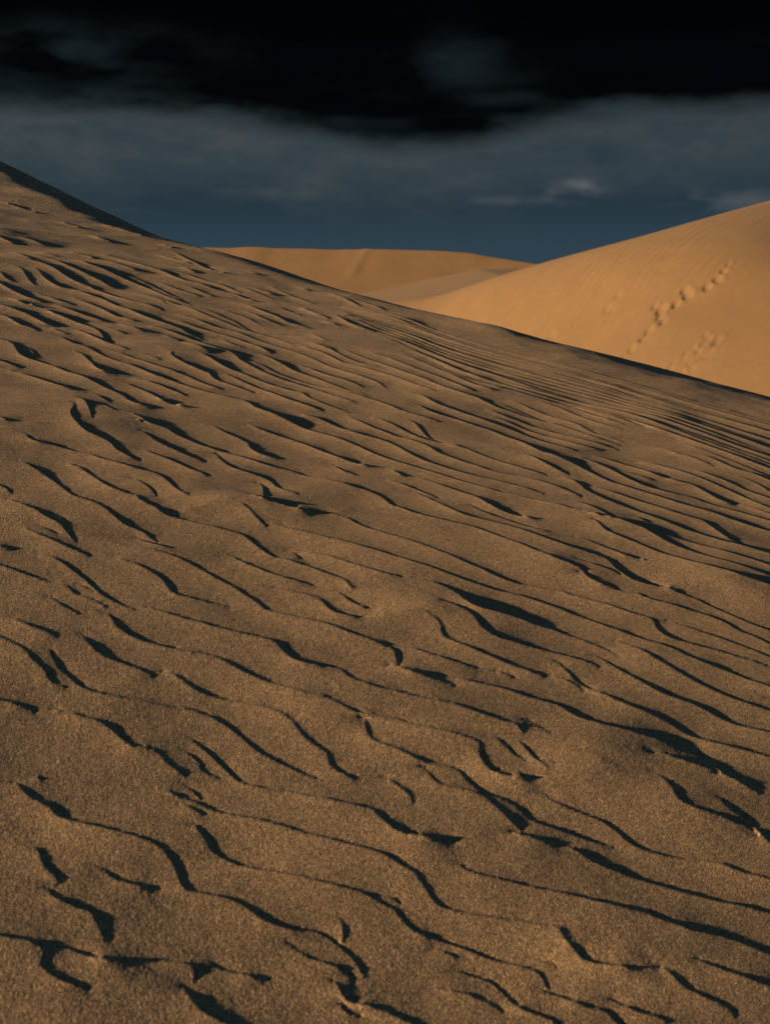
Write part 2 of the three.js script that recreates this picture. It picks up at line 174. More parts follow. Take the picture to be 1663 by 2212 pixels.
-939,3332,0,270 -914,3299,6,264 -882,3266,10,245 -854,3244,10,209 -829,3231,7,212 -819,3232,0,252
-1350,5399,0,270 -1338,5295,10,270 -1331,5226,17,270 -1305,5141,22,270 -1268,5068,24,270 -1235,5012,24,270 -1205,4970,22,270 -1183,4956,20,270 -1142,4925,18,270 -1104,4892,18,270 -1076,4852,19,253 -1056,4810,20,207 -1026,4777,20,161 -987,4743,19,129 -956,4727,12,115 -937,4726,0,114
-1410,5492,0,270 -1366,5467,10,267 -1324,5433,16,222 -1294,5373,18,132 -1262,5288,17,94 -1240,5216,11,78 -1226,5174,0,81
-1192,5014,0,35 -1144,4971,9,35 -1103,4924,12,35 -1075,4884,9,35 -1063,4862,0,35
-980,4879,0,121 -941,4871,9,123 -907,4840,16,131 -890,4828,19,147 -848,4801,22,179 -794,4759,23,187 -742,4718,22,190 -711,4705,19,204 -688,4687,12,227 -669,4683,0,261
-1035,5171,0,237 -994,5127,9,221 -951,5062,15,201 -919,5024,19,181 -862,4970,22,149 -806,4925,23,134 -758,4895,22,130 -736,4883,14,136 -709,4875,0,144
-1126,5409,0,204 -1092,5383,10,193 -1056,5349,16,185 -1032,5309,18,144 -1004,5293,20,184 -964,5282,21,157 -935,5271,20,155 -884,5209,20,143 -827,5160,22,155 -777,5118,26,152 -727,5099,28,142 -678,5080,27,105 -632,5069,25,114 -579,5045,24,133 -516,5005,26,163 -450,4978,25,184 -391,4973,21,206 -340,4944,18,228 -300,4930,19,256 -252,4932,22,270 -212,4923,23,270 -173,4922,22,270 -134,4896,21,270 -80,4879,20,270 -32,4842,19,270 -3,4802,19,270 16,4749,20,270 33,4727,23,270 61,4713,25,270 102,4683,26,270 148,4665,26,270 208,4654,26,270 277,4642,25,270 341,4627,24,270 398,4586,23,270 453,4546,22,270 508,4507,22,270 561,4454,24,270 594,4432,27,270 626,4403,27,270 663,4384,23,266 699,4358,18,214 718,4343,10,110 729,4330,0,54
-1083,5316,0,270 -1057,5311,18,270 -1033,5295,0,270
688,4315,0,249 709,4313,15,263 724,4272,26,254 746,4247,31,216 769,4228,30,186 781,4226,24,173 816,4205,18,173 850,4204,17,183 885,4210,19,187 902,4189,21,183 937,4172,24,173 990,4164,24,162 1048,4142,23,159 1107,4126,21,158 1161,4093,19,152 1197,4041,18,137 1233,4021,19,124 1266,3996,19,115 1286,3974,21,110 1353,3945,22,108
937,4018,0,121 975,4004,12,131 1011,3985,18,132 1054,3964,21,128 1110,3944,22,119 1163,3918,22,110 1209,3895,21,94 1253,3866,22,73 1318,3838,22,44
-695,5058,0,183 -679,4992,9,159 -648,4920,15,141 -618,4868,19,174 -585,4837,22,204 -536,4818,22,235 -486,4792,21,211 -450,4764,20,138 -418,4710,21,112 -388,4681,21,127 -354,4670,14,169 -321,4658,0,188
-498,4545,0,260 -471,4500,24,245 -434,4478,47,203 -398,4471,60,200 -362,4463,58,201 -330,4453,46,203 -308,4452,30,213 -284,4429,14,208 -271,4423,0,195
-502,4721,0,270 -483,4709,9,270 -466,4662,13,266 -457,4587,13,214 -447,4531,8,110 -438,4506,0,55
-546,4415,0,270 -512,4385,10,270 -481,4338,15,270 -450,4280,16,246 -425,4242,11,201 -407,4236,0,177
-495,3908,0,216 -474,3867,10,192 -448,3841,17,179 -412,3821,18,181 -371,3793,19,179 -328,3777,20,172 -282,3768,19,127 -244,3761,13,104 -206,3754,0,91
-347,3688,0,148 -316,3677,12,165 -276,3672,19,180 -235,3667,19,190 -204,3652,18,193 -184,3617,20,179 -164,3573,27,152 -142,3555,34,127 -117,3552,33,131 -92,3557,19,152 -81,3564,0,175
-157,3752,0,131 -137,3720,12,114 -114,3686,20,102 -91,3657,24,114 -68,3643,18,141 -54,3645,0,204
-329,4036,0,92 -308,4023,9,88 -290,3997,12,78 -275,3979,8,65 -271,3972,0,58
-770,5488,0,270 -739,5441,10,269 -699,5392,16,259 -657,5363,18,257 -619,5324,18,255 -591,5290,20,245 -573,5220,24,211 -542,5162,32,166 -504,5136,34,144 -463,5134,23,149 -444,5140,0,162
-633,5602,0,212 -592,5588,15,217 -536,5549,23,227 -481,5519,25,246 -427,5490,26,268 -373,5452,27,270 -319,5414,29,270 -262,5367,31,270 -208,5324,37,242 -155,5291,47,195 -112,5270,48,206 -81,5282,29,248 -71,5285,0,270
-219,5206,0,270 -202,5160,13,268 -175,5112,21,242 -139,5098,17,227 -114,5106,0,245
-3,5296,0,250 23,5275,14,267 36,5264,22,252 62,5224,23,250 82,5219,15,222 88,5213,0,259
-11,5119,0,244 33,5093,13,221 75,5066,18,180 125,5036,19,102 173,5005,17,70 207,4975,12,57 226,4961,0,62
99,5011,0,211 138,4966,11,211 180,4916,19,215 217,4872,23,212 254,4829,25,197 286,4792,28,172 322,4767,30,150 378,4753,30,145 448,4741,27,153 516,4712,23,163 582,4668,22,172 646,4625,23,172 701,4589,25,164 746,4581,25,138 789,4564,22,128 831,4539,21,118 842,4498,24,102 854,4439,31,83 872,4391,41,78 904,4351,55,118 935,4330,67,133 969,4326,66,151 1000,4327,49,152 1032,4313,31,153 1059,4296,23,147 1105,4272,20,137 1143,4233,20,122 1185,4197,21,109 1230,4158,22,103 1275,4125,23,99 1324,4100,23,90 1388,4057,22,64
708,4480,0,106 731,4452,11,107 776,4431,18,122 817,4407,19,148 850,4392,13,163 861,4379,0,169
340,4963,0,148 361,4910,11,134 401,4869,18,121 447,4841,21,103 502,4810,22,90 552,4777,26,86 597,4758,26,100 630,4759,17,127 645,4763,0,152
124,5237,0,165 170,5210,13,165 230,5166,21,172 284,5128,24,187 343,5095,24,203 381,5066,26,189 421,4997,32,136 462,4946,43,107 503,4914,53,98 545,4899,51,127 585,4903,30,174 610,4913,0,243
-389,5973,36,225 -342,5970,30,217 -279,5919,26,206 -221,5856,27,191 -161,5825,31,182 -105,5801,33,187 -37,5786,31,200 17,5753,28,206 57,5708,26,202 111,5625,27,187 164,5555,29,166 228,5505,31,147 291,5467,31,140 365,5436,28,147 455,5417,26,156 534,5401,23,161 611,5375,20,158 677,5342,13,151 708,5340,0,150
-1768,6724,0,270 -1723,6686,11,270 -1679,6631,18,270 -1645,6596,20,270 -1602,6588,19,270 -1548,6549,17,238 -1500,6489,17,173 -1448,6435,19,159 -1385,6395,22,180 -1328,6377,23,215 -1276,6340,25,223 -1217,6285,29,211 -1159,6231,32,173 -1117,6211,32,156 -1064,6179,28,145 -999,6134,25,159 -933,6104,24,191 -868,6074,25,249 -809,6060,25,270 -751,6046,23,270 -698,6038,21,270 -657,5998,21,270 -626,5928,25,270 -590,5886,29,270 -546,5861,29,270 -492,5815,28,270 -434,5764,29,245 -382,5719,33,232 -335,5699,38,233 -305,5694,37,245 -250,5680,32,253 -192,5651,26,257 -146,5613,24,254 -101,5566,25,247 -52,5508,27,243 2,5462,28,234 35,5440,29,232 85,5417,27,191 138,5393,24,175 201,5366,23,154 263,5329,22,154 324,5293,22,158 385,5267,21,174 441,5247,20,202 497,5227,18,242 548,5224,19,270 609,5208,21,270 669,5192,23,270 729,5177,23,270 782,5148,21,270 849,5138,14,270 871,5126,0,270
862,5054,0,270 875,4997,15,270 890,4911,25,260 914,4879,28,219 943,4850,28,196 986,4822,26,183 1035,4776,26,190 1079,4736,27,203 1130,4707,30,252 1184,4674,30,270 1236,4654,30,270 1290,4630,30,270 1327,4610,36,270 1372,4588,44,270 1419,4573,48,268 1460,4550,46,222 1537,4520,45,129
812,5141,0,269 855,5125,20,237 887,5102,40,178 918,5104,51,198 948,5097,37,227 969,5101,0,270
791,5322,0,155 851,5296,14,152 891,5250,20,136 923,5191,22,115 947,5121,25,101 963,5098,29,131 991,5081,31,170 1032,5057,30,198 1072,5033,29,204 1105,4973,28,196 1138,4915,29,179 1173,4875,29,167 1216,4847,28,161 1267,4818,28,160 1332,4790,26,158 1388,4764,25,156 1436,4728,25,151 1476,4702,25,146 1505,4697,18,148 1530,4691,0,150
-88,6188,0,157 -35,6184,13,156 23,6129,20,150 80,6061,24,137 131,6000,31,124 182,5960,46,118 228,5947,57,136 265,5936,55,168 312,5933,43,197 358,5919,32,211 386,5911,25,212 438,5859,22,206 503,5804,23,197 568,5761,26,186 633,5731,29,171 693,5708,27,168 736,5696,18,183 760,5701,0,219
88,6287,0,159 127,6264,12,155 160,6194,20,139 186,6092,25,108 212,6012,24,75 232,5978,15,50 238,5964,0,35
-221,6132,0,200 -183,6111,12,200 -129,6060,20,197 -71,5993,24,187 -15,5958,27,175 46,5906,30,163 106,5894,30,168 160,5859,27,171 205,5817,25,176 243,5742,25,178 303,5696,26,185 362,5651,27,186 416,5629,24,184 468,5587,22,176 522,5572,23,173 594,5569,25,178 649,5565,26,185 691,5554,25,187 752,5515,24,195 801,5469,22,212 843,5426,18,257 862,5404,11,270 875,5384,0,270
805,5701,0,205 844,5696,16,206 879,5668,22,209 887,5643,21,210 903,5604,20,192 910,5539,21,164 941,5492,22,153 990,5429,24,175 1044,5372,24,184 1098,5316,24,186 1158,5275,24,153 1220,5218,25,156 1280,5163,27,160 1344,5128,31,168 1413,5097,33,168 1484,5076,34,170 1543,5048,35,173 1605,5030,34,180 1689,4995,34,184
921,5645,0,96 981,5635,16,122 1041,5596,25,145 1105,5550,28,167 1174,5509,29,185 1243,5469,29,200 1308,5420,28,212 1367,5394,27,226 1405,5374,26,230 1423,5316,26,219 1437,5249,29,184 1458,5187,31,136 1483,5146,28,95 1507,5120,18,71 1539,5123,0,69
1074,5249,0,147 1095,5193,16,127 1120,5167,16,88 1135,5164,0,76
1069,5145,0,90 1105,5116,11,88 1144,5059,19,87 1188,5005,24,97 1237,4979,29,115 1301,4955,31,130 1370,4935,31,141 1437,4906,30,146 1494,4879,29,164 1549,4845,30,194 1631,4813,31,250
734,4754,0,164 776,4748,12,161 822,4708,18,151 867,4669,22,146 903,4632,30,162 919,4620,32,211 948,4622,21,259 958,4627,0,270
971,4621,0,254 988,4613,19,266 1006,4612,0,270
656,6003,0,259 708,5994,16,258 743,5939,25,245 782,5877,28,230 821,5817,25,203 855,5777,15,191 877,5770,0,130
178,6729,0,270 197,6660,14,243 226,6590,24,206 265,6541,27,177 315,6514,27,175 370,6490,24,197 429,6450,22,250 478,6423,22,270 527,6407,21,270 574,6369,22,270 620,6321,24,270 675,6281,27,270 710,6237,31,270 742,6172,38,252 780,6123,44,201 821,6105,42,180 865,6071,34,173 907,6027,27,176 945,5964,25,181 981,5893,27,184 1020,5836,27,195 1062,5781,27,184 1126,5751,28,181 1182,5718,29,178 1245,5690,30,182 1304,5650,32,184 1363,5611,34,189 1431,5589,33,197 1498,5566,30,210 1552,5518,30,228 1598,5484,32,257 1643,5450,34,270 1691,5427,33,270 1724,5421,31,270 1817,5392,29,270
946,6201,0,169 993,6187,15,174 1047,6144,23,177 1091,6083,24,178 1126,6006,25,172 1164,5924,29,160 1210,5860,35,144 1250,5824,39,135 1298,5805,38,142 1353,5791,32,164 1413,5800,24,188 1459,5801,18,194 1490,5761,19,189 1549,5722,24,181 1628,5696,29,188 1703,5659,32,206 1786,5628,34,231 1886,5609,36,266
1149,6135,0,79 1172,6095,12,90 1217,6048,20,112 1265,6015,21,142 1303,5998,14,170 1322,6000,0,190
1033,6289,0,162 1097,6299,13,160 1159,6260,21,153 1220,6221,26,138 1276,6191,31,134 1321,6143,38,146 1366,6096,47,172 1405,6079,48,231 1432,6065,38,258 1473,6061,28,270 1515,6057,24,270 1539,6009,26,270 1568,5935,30,246 1597,5862,35,183 1630,5834,34,148 1656,5821,21,129 1678,5815,0,128
1294,6346,0,216 1359,6357,30,225 1430,6337,39,230 1510,6300,33,229 1578,6245,28,218 1638,6186,26,200 1693,6114,26,191 1740,6039,26,183 1774,5969,27,169 1815,5925,28,134 1861,5876,30,113 1953,5818,32,100
1684,5879,0,96 1728,5848,15,138 1779,5803,24,148 1828,5767,27,143 1923,5723,28,128
1532,6423,0,120 1588,6392,20,124 1652,6367,29,131 1712,6305,29,134 1768,6254,27,137 1814,6176,27,139 1860,6121,28,148 1898,6083,28,156 1919,6065,26,160 2001,5966,24,158
1636,6818,0,124 1708,6780,16,123 1779,6743,23,141 1838,6659,26,157 1891,6587,29,198 1964,6567,31,179 2015,6520,32,166 2045,6483,33,144 2149,6429,34,115
1464,6739,0,270 1538,6743,16,270 1598,6684,24,270 1661,6667,25,270 1715,6619,21,265 1752,6584,13,255 1776,6577,0,259
1825,6467,0,198 1881,6437,11,200 1932,6369,16,193 1955,6294,18,180 1967,6226,20,163 2059,6149,22,159
-2473,7977,24,270 -2419,7899,24,270 -2350,7806,25,270 -2255,7702,27,270 -2189,7631,31,253 -2135,7606,30,216 -2078,7587,20,224 -2050,7589,0,257
-2259,7515,0,270 -2207,7470,24,270 -2154,7425,49,254 -2103,7381,60,220 -2083,7411,41,198 -2072,7436,0,245
-2253,7190,46,259 -2206,7181,42,266 -2149,7170,34,263 -2083,7132,28,247 -2022,7089,25,210 -1959,7013,29,170 -1893,6945,36,139 -1845,6923,30,98 -1826,6931,0,100
-1857,6889,0,153 -1803,6842,15,161 -1742,6806,15,185 -1720,6801,0,141
-2181,6951,29,88 -2132,6930,27,114 -2080,6896,25,169 -2018,6825,27,202 -1967,6774,27,241 -1944,6783,23,270 -1913,6764,18,270 -1873,6733,11,270 -1863,6731,0,270
-2015,7391,0,270 -1973,7335,24,249 -1923,7271,39,224 -1884,7249,40,215 -1827,7198,33,217 -1767,7152,28,212 -1722,7123,26,191 -1666,7092,24,144 -1618,7050,23,114 -1569,6945,27,85 -1534,6858,34,67 -1507,6828,28,68 -1483,6841,0,91
-1732,7005,0,141 -1697,6948,13,146 -1648,6894,24,154 -1602,6854,29,184 -1559,6827,28,203 -1526,6795,26,203 -1489,6770,25,182 -1443,6748,24,145 -1401,6722,17,137 -1381,6724,0,146
-2009,6382,31,82 -1961,6352,29,126 -1917,6334,25,147 -1877,6296,20,163 -1837,6204,19,174 -1793,6118,21,205 -1750,6062,26,221 -1705,6035,28,206 -1648,6010,27,203 -1591,5985,28,226 -1530,5927,31,238 -1490,5910,33,246 -1440,5891,29,242 -1378,5839,24,228 -1315,5777,22,201 -1253,5717,21,163 -1200,5672,21,143 -1166,5610,25,135 -1132,5570,31,152 -1105,5565,31,163 -1071,5566,20,177 -1044,5560,0,182
-1821,6321,0,69 -1782,6283,9,76 -1751,6222,12,80 -1721,6162,8,83 -1715,6156,0,84
-1868,5913,24,245 -1827,5897,24,233 -1780,5875,23,215 -1739,5859,16,148 -1712,5859,0,125
-1768,5790,0,270 -1730,5748,15,269 -1681,5731,23,270 -1624,5699,27,270 -1567,5668,29,270 -1505,5631,32,270 -1458,5614,32,270 -1423,5616,21,244 -1411,5618,0,180
-1627,6440,0,244 -1587,6416,13,249 -1544,6381,18,254 -1506,6300,20,256 -1463,6215,25,258 -1424,6128,35,246 -1390,6101,41,246 -1369,6112,28,268 -1361,6120,0,270
-1496,6655,0,118 -1456,6613,13,123 -1394,6582,20,135 -1330,6540,21,142 -1269,6510,22,146 -1212,6475,24,151 -1168,6456,25,161 -1115,6431,24,170 -1058,6386,23,174 -1010,6358,22,171 -961,6294,23,157 -916,6252,25,146 -869,6225,24,141 -829,6215,15,145 -815,6217,0,151
-1339,6719,0,143 -1291,6685,11,139 -1233,6649,15,138 -1196,6619,10,139 -1182,6620,0,149
-1264,5966,0,167 -1220,5929,11,169 -1174,5882,19,169 -1126,5840,22,169 -1080,5786,27,166 -1043,5735,36,178 -1008,5704,50,202 -970,5687,56,253 -940,5697,37,270 -916,5711,0,270
-1247,6115,0,270 -1202,6076,17,247 -1157,6062,26,193 -1094,6030,26,172 -1042,5988,23,164 -994,5954,20,177 -962,5924,13,192 -944,5924,0,210
-1356,5607,0,127 -1323,5596,11,128 -1289,5577,17,128 -1253,5529,15,127 -1231,5509,9,132 -1224,5506,0,142
-1249,5453,0,86 -1216,5415,14,101 -1186,5394,13,119 -1176,5387,0,132
-1575,4944,21,133 -1541,4932,20,158 -1515,4921,18,209 -1496,4921,0,243
-2014,7560,0,270 -1973,7558,16,255 -1905,7515,24,211 -1834,7458,27,200 -1767,7415,30,208 -1704,7388,30,234 -1657,7377,21,261 -1636,7386,0,270
-2209,7898,0,163 -2141,7823,14,164 -2070,7778,23,165 -1991,7724,25,165 -1933,7704,18,175 -1917,7708,0,203
-2001,7910,0,159 -1938,7897,20,176 -1867,7850,28,200 -1793,7787,27,242 -1717,7709,26,256 -1636,7601,29,253 -1575,7587,32,261 -1521,7582,23,253 -1505,7585,0,266
-2485,8748,0,126 -2402,8698,12,130 -2300,8486,20,144 -2196,8296,29,180 -2118,8206,41,243 -2064,8217,47,270 -1989,8192,40,270 -1902,8139,31,270 -1825,8097,27,242 -1750,8006,28,211 -1693,7936,31,194 -1626,7905,33,196 -1546,7830,35,211 -1474,7766,35,221 -1385,7708,32,232 -1310,7672,26,197 -1243,7624,21,169 -1197,7553,18,133 -1135,7486,16,115 -1074,7419,11,104 -1044,7404,0,103
-2744,9000,44,270 -2619,8976,43,270 -2468,8947,36,256 -2342,8869,28,214 -2200,8673,25,201 -2087,8535,26,214 -1976,8448,25,232 -1950,8408,24,228 -1880,8348,27,206 -1801,8277,34,196 -1727,8251,40,214 -1652,8224,40,251 -1576,8223,32,270 -1461,8145,17,270 -1441,8129,0,270
-1631,7209,0,117 -1587,7179,13,124 -1528,7133,17,152 -1483,7103,12,197 -1473,7106,0,253
-1586,7361,0,164 -1527,7348,19,172 -1465,7320,27,190 -1420,7288,19,215 -1404,7291,0,259
-1431,7531,0,205 -1398,7510,18,212 -1320,7489,26,217 -1255,7444,26,220 -1189,7385,24,176 -1111,7323,23,149 -1042,7270,25,137 -969,7223,26,140 -911,7208,23,151 -857,7126,20,158 -825,7038,19,177 -773,6959,20,181 -712,6879,23,180 -640,6797,25,170 -567,6733,26,171 -490,6688,26,173 -387,6630,24,175 -324,6586,21,177 -271,6535,20,190 -208,6482,19,211 -172,6466,14,237 -157,6467,0,269
-1171,7201,0,270 -1126,7156,26,270 -1085,7139,37,270 -1048,7116,29,263 -1004,7072,15,216 -968,7050,0,143
-1176,6939,0,270 -1168,6810,12,250 -1134,6730,20,205 -1081,6659,25,204 -1021,6598,27,193 -969,6557,25,191 -924,6524,22,181 -900,6456,22,164 -862,6392,24,146 -818,6360,25,148 -759,6318,23,161 -706,6284,20,204 -671,6269,12,221 -660,6267,0,229
-1044,7011,0,170 -997,6941,19,193 -950,6873,30,211 -904,6806,33,203 -867,6760,31,176 -817,6729,27,123 -760,6690,24,113 -696,6620,22,117 -629,6555,23,138 -559,6508,25,159 -496,6479,25,180 -440,6469,23,190 -417,6429,19,188 -393,6367,18,169 -362,6336,18,151 -310,6289,19,150 -250,6250,18,156 -195,6219,12,184 -171,6217,0,144
-852,6678,0,174 -825,6584,11,147 -784,6533,18,135 -720,6455,21,143 -657,6378,23,170 -599,6336,26,237 -545,6289,29,269 -492,6233,32,270 -442,6209,33,270 -392,6185,30,270 -361,6167,25,270 -328,6152,15,256 -299,6143,0,209
-781,7085,0,73 -729,7051,12,82 -668,6981,19,87 -606,6887,23,88 -537,6830,27,90 -471,6786,29,94 -394,6752,31,102 -331,6720,33,116 -267,6701,36,136 -209,6689,33,155 -152,6666,27,178 -99,6613,22,205 -37,6570,22,254 25,6516,23,270 85,6451,23,270 150,6414,24,260 209,6384,23,228 263,6361,16,244 293,6352,0,268
-761,7376,0,233 -704,7310,12,223 -646,7230,19,208 -588,7138,21,178 -532,7047,23,162 -474,6990,25,156 -404,6945,25,154 -338,6885,24,141 -278,6834,26,122 -212,6777,31,99 -153,6752,34,90 -111,6727,25,96 -80,6729,0,117
-519,7255,0,131 -477,7221,16,140 -417,7163,25,150 -360,7102,28,157 -303,7071,27,164 -236,7037,24,170 -175,6984,19,172 -130,6930,11,169 -114,6918,0,167
-1371,8119,0,167 -1293,8099,12,179 -1205,8050,18,184 -1114,7967,22,181 -1036,7929,24,177 -947,7904,24,171 -854,7828,20,160 -789,7777,18,158 -692,7693,18,174 -597,7625,20,208 -536,7590,21,257 -468,7525,20,270 -425,7479,21,270 -362,7385,24,262 -302,7322,27,223 -233,7271,29,206 -164,7220,29,194 -101,7179,26,190 -40,7123,21,197 -1,7035,12,210 21,7028,0,256
-498,7823,20,211 -441,7780,22,206 -378,7727,22,197 -321,7637,23,188 -270,7543,27,186 -205,7513,29,202 -129,7480,29,216 -53,7431,27,226 28,7374,25,231 96,7321,23,241 163,7254,22,250 224,7211,21,261 279,7178,14,254 296,7179,0,270
-480,8043,0,205 -434,7985,21,191 -388,7927,32,164 -350,7897,31,146 -311,7834,26,130 -247,7731,24,121 -185,7646,28,128 -119,7600,31,138 -54,7617,22,165 -42,7612,0,163
-293,8031,0,131 -235,7950,13,130 -165,7850,22,134 -91,7774,25,151 -19,7716,26,168 52,7627,27,192 117,7549,29,191 163,7501,29,183 225,7441,28,169 291,7357,28,171 351,7284,32,187 411,7241,35,245 468,7216,33,270 532,7186,29,270 582,7112,24,242 642,7035,22,179 711,7005,20,160 778,6962,19,160 840,6928,22,181 892,6911,25,201 936,6911,26,213 986,6881,24,213 1044,6835,23,200 1114,6767,23,174 1185,6712,20,145 1263,6664,16,123
-601,9379,35,216 -539,9310,34,226 -477,9219,30,220 -417,9152,19,217 -389,9141,0,163
-456,9079,0,270 -417,8989,19,270 -367,8938,32,270 -312,8938,0,270
-408,9433,0,171 -354,9354,17,167 -307,9221,28,171 -261,9091,35,203 -203,9025,37,228 -147,8981,34,225 -91,8959,22,176 -63,8969,0,208
-383,9543,0,114 -317,9528,20,112 -256,9431,29,101 -196,9337,30,75 -144,9235,35,73 -93,9135,42,69 -43,9081,44,71 -1,9064,31,70 48,9055,0,49
-451,10464,0,219 -392,10367,20,260 -325,10283,30,270 -267,10161,31,270 -218,10058,21,253 -179,10055,0,203
-322,10437,0,106 -241,10372,19,121 -167,10269,30,148 -87,10178,31,183 -24,10095,21,223 14,10091,0,231
-517,8349,0,270 -463,8294,15,270 -421,8225,21,270 -387,8186,14,262 -375,8182,0,223
120,7036,0,270 168,6999,12,270 217,6963,21,270 247,6887,27,270 281,6816,32,255 317,6773,34,212 348,6750,33,201 393,6716,31,197 435,6680,32,197 494,6647,31,192 557,6596,29,184 621,6557,27,177 687,6500,24,172 747,6439,23,177 803,6398,24,193 860,6369,25,226 912,6348,24,237 961,6333,16,231 995,6329,0,177
-157,8069,0,165 -95,8047,13,178 -20,7984,19,188 54,7923,21,194 127,7845,21,193 192,7763,22,191 262,7688,23,188 330,7599,24,181 391,7506,25,171 446,7440,25,164 479,7386,25,157 516,7363,18,153 538,7355,0,151
44,8210,0,209 126,8152,12,209 199,8070,19,203 272,7990,20,195 348,7866,21,183 405,7794,22,172 460,7690,23,159 494,7633,25,152 534,7551,30,160 584,7510,35,184 636,7499,28,223 660,7506,0,217
502,7888,0,66 527,7801,13,66 565,7728,21,95 614,7669,25,132 671,7632,27,179 717,7615,19,244 735,7617,0,270
594,7880,0,111 652,7841,14,117 714,7775,23,117 777,7744,24,122 834,7707,16,126 846,7709,0,140
647,7220,0,108 686,7148,12,99 747,7085,19,87 807,7022,22,68 867,6974,21,71 916,6931,14,94 942,6916,0,166
707,7312,0,122 767,7283,13,131 827,7203,21,133 891,7130,24,135 957,7073,26,136 1019,7038,29,143 1070,7008,29,145 1103,6976,27,140 1127,6912,25,123 1166,6852,25,109 1225,6820,23,117 1284,6778,15,141 1322,6764,0,190
886,7428,0,220 953,7405,16,228 1016,7352,22,230 1076,7286,23,224 1133,7207,23,215 1202,7140,25,214 1267,7097,24,234 1337,7071,15,252 1375,7042,0,260
1025,7508,0,35 1093,7485,15,53 1144,7436,23,103 1190,7357,27,125 1238,7295,30,139 1301,7260,31,145 1365,7226,21,149 1436,7187,0,150
1163,7601,0,51 1217,7566,14,53 1270,7491,22,61 1329,7424,23,51 1392,7374,16,49 1493,7332,0,53
542,6951,0,260 600,6925,13,224 659,6852,21,149 719,6806,24,121 776,6748,26,114 841,6708,28,127 904,6668,31,134 973,6634,33,134 1053,6610,32,148 1139,6590,27,173 1212,6562,16,234 1259,6536,0,263
581,6824,0,196 618,6759,13,174 666,6705,21,152 722,6637,24,134 779,6581,27,129 846,6536,30,133 919,6507,32,143 992,6479,35,153 1056,6466,34,168 1119,6471,22,180 1144,6470,0,187
-3026,9823,40,233 -2979,9794,30,239 -2872,9693,28,250 -2799,9659,0,270
-3079,9999,43,270 -2917,10032,45,270 -2806,10010,40,270 -2690,9924,24,270 -2627,9932,0,270
-2658,9514,0,262 -2533,9469,37,231 -2411,9482,51,243 -2297,9477,44,254 -2217,9401,33,266 -2103,9336,26,270 -1941,9149,24,270 -1791,9003,24,270 -1646,8861,24,255 -1551,8752,23,208 -1466,8662,20,165 -1359,8567,13,141 -1283,8513,0,132
-2622,9336,0,172 -2507,9276,20,185 -2394,9215,28,200 -2246,9057,27,209 -2103,8903,27,213 -1980,8772,27,224 -1884,8650,19,237 -1843,8673,0,268
-2766,9199,0,270 -2664,9179,26,236 -2549,9067,22,161 -2513,9025,0,113
-2601,8672,0,270 -2502,8605,12,270 -2443,8515,16,249 -2362,8323,16,203 -2293,8169,14,195 -2250,8110,9,231 -2238,8105,0,268
-2585,8388,0,270 -2517,8271,12,270 -2443,8126,19,270 -2399,8086,16,255 -2382,8082,0,206
-1938,9315,0,115 -1836,9233,15,122 -1744,9136,22,120 -1654,9040,22,112 -1582,8933,23,98 -1490,8803,25,87 -1420,8733,18,83 -1400,8719,0,83
-1755,8635,0,264 -1643,8591,17,232 -1544,8546,20,169 -1469,8403,13,206 -1375,8379,0,226
-2309,10032,0,239 -2188,10025,25,243 -2030,9964,36,238 -1883,9883,36,239 -1772,9854,32,249 -1691,9791,29,253 -1544,9604,33,258 -1427,9591,41,244 -1273,9484,48,252 -1157,9468,56,270 -1058,9377,60,270 -991,9335,44,270 -967,9343,0,270
-2231,9802,0,116 -2086,9726,27,216 -1942,9649,27,266 -1870,9611,0,270
-2467,9814,0,270 -2377,9815,61,270 -2276,9771,41,270 -2222,9759,0,270
-3653,12024,0,270 -3546,12033,45,250 -3428,11949,72,244 -3311,11866,59,250 -3226,11895,0,270
-2963,11534,0,233 -2876,11487,48,233 -2790,11441,58,233 -2721,11403,0,233
-2679,11966,0,270 -2528,11999,60,270 -2414,11904,74,270 -2292,11841,46,268 -2242,11822,0,270
-2567,11120,0,239 -2481,10995,32,250 -2398,10950,51,270 -2368,10942,0,270
-1894,11269,0,267 -1765,11014,16,243 -1660,10801,31,228 -1547,10615,52,259 -1438,10435,73,270 -1358,10457,61,270 -1309,10398,0,270
-2051,11482,0,270 -1955,11454,47,270 -1887,11412,0,270
-1963,10813,0,250 -1833,10726,38,270 -1714,10691,44,270 -1606,10633,0,270
-1682,10227,0,261 -1597,10202,40,222 -1533,10138,22,198 -1505,10129,0,189
-1718,10035,0,195 -1572,9949,16,201 -1421,9818,26,207 -1252,9724,28,193 -1134,9603,19,170 -1081,9586,0,155
-1719,9299,0,142 -1609,9231,17,167 -1494,9125,24,199 -1361,9051,18,239 -1321,9021,0,259
-1538,9403,0,177 -1411,9309,22,186 -1282,9176,19,201 -1243,9161,0,252
-1280,9948,0,175 -1137,9858,14,183 -1019,9733,20,204 -877,9600,14,249 -838,9590,0,270
-1075,10014,0,161 -983,9893,23,156 -897,9820,38,168 -844,9818,0,196
-995,10310,0,267 -870,10124,15,242 -775,9953,23,233 -660,9821,24,262 -577,9745,17,270 -523,9725,0,270
-1032,9137,0,270 -944,8998,19,253 -835,8854,29,201 -755,8757,30,185 -673,8620,29,195 -605,8597,28,249 -537,8574,18,270 -495,8562,0,270
-1317,8588,0,65 -1231,8466,14,93 -1128,8373,22,106 -1050,8288,23,104 -994,8248,22,91 -896,8106,19,67 -834,8045,13,51 -815,8048,0,49
-1168,8679,0,172 -1073,8567,11,174 -933,8443,15,179 -850,8330,10,179 -795,8295,0,191
-1029,8792,0,182 -953,8734,14,187 -887,8661,20,185 -872,8627,20,178 -797,8526,18,181 -726,8466,12,206 -665,8436,0,254
-815,9315,0,270 -728,9169,19,270 -636,9079,19,270 -597,9047,0,270
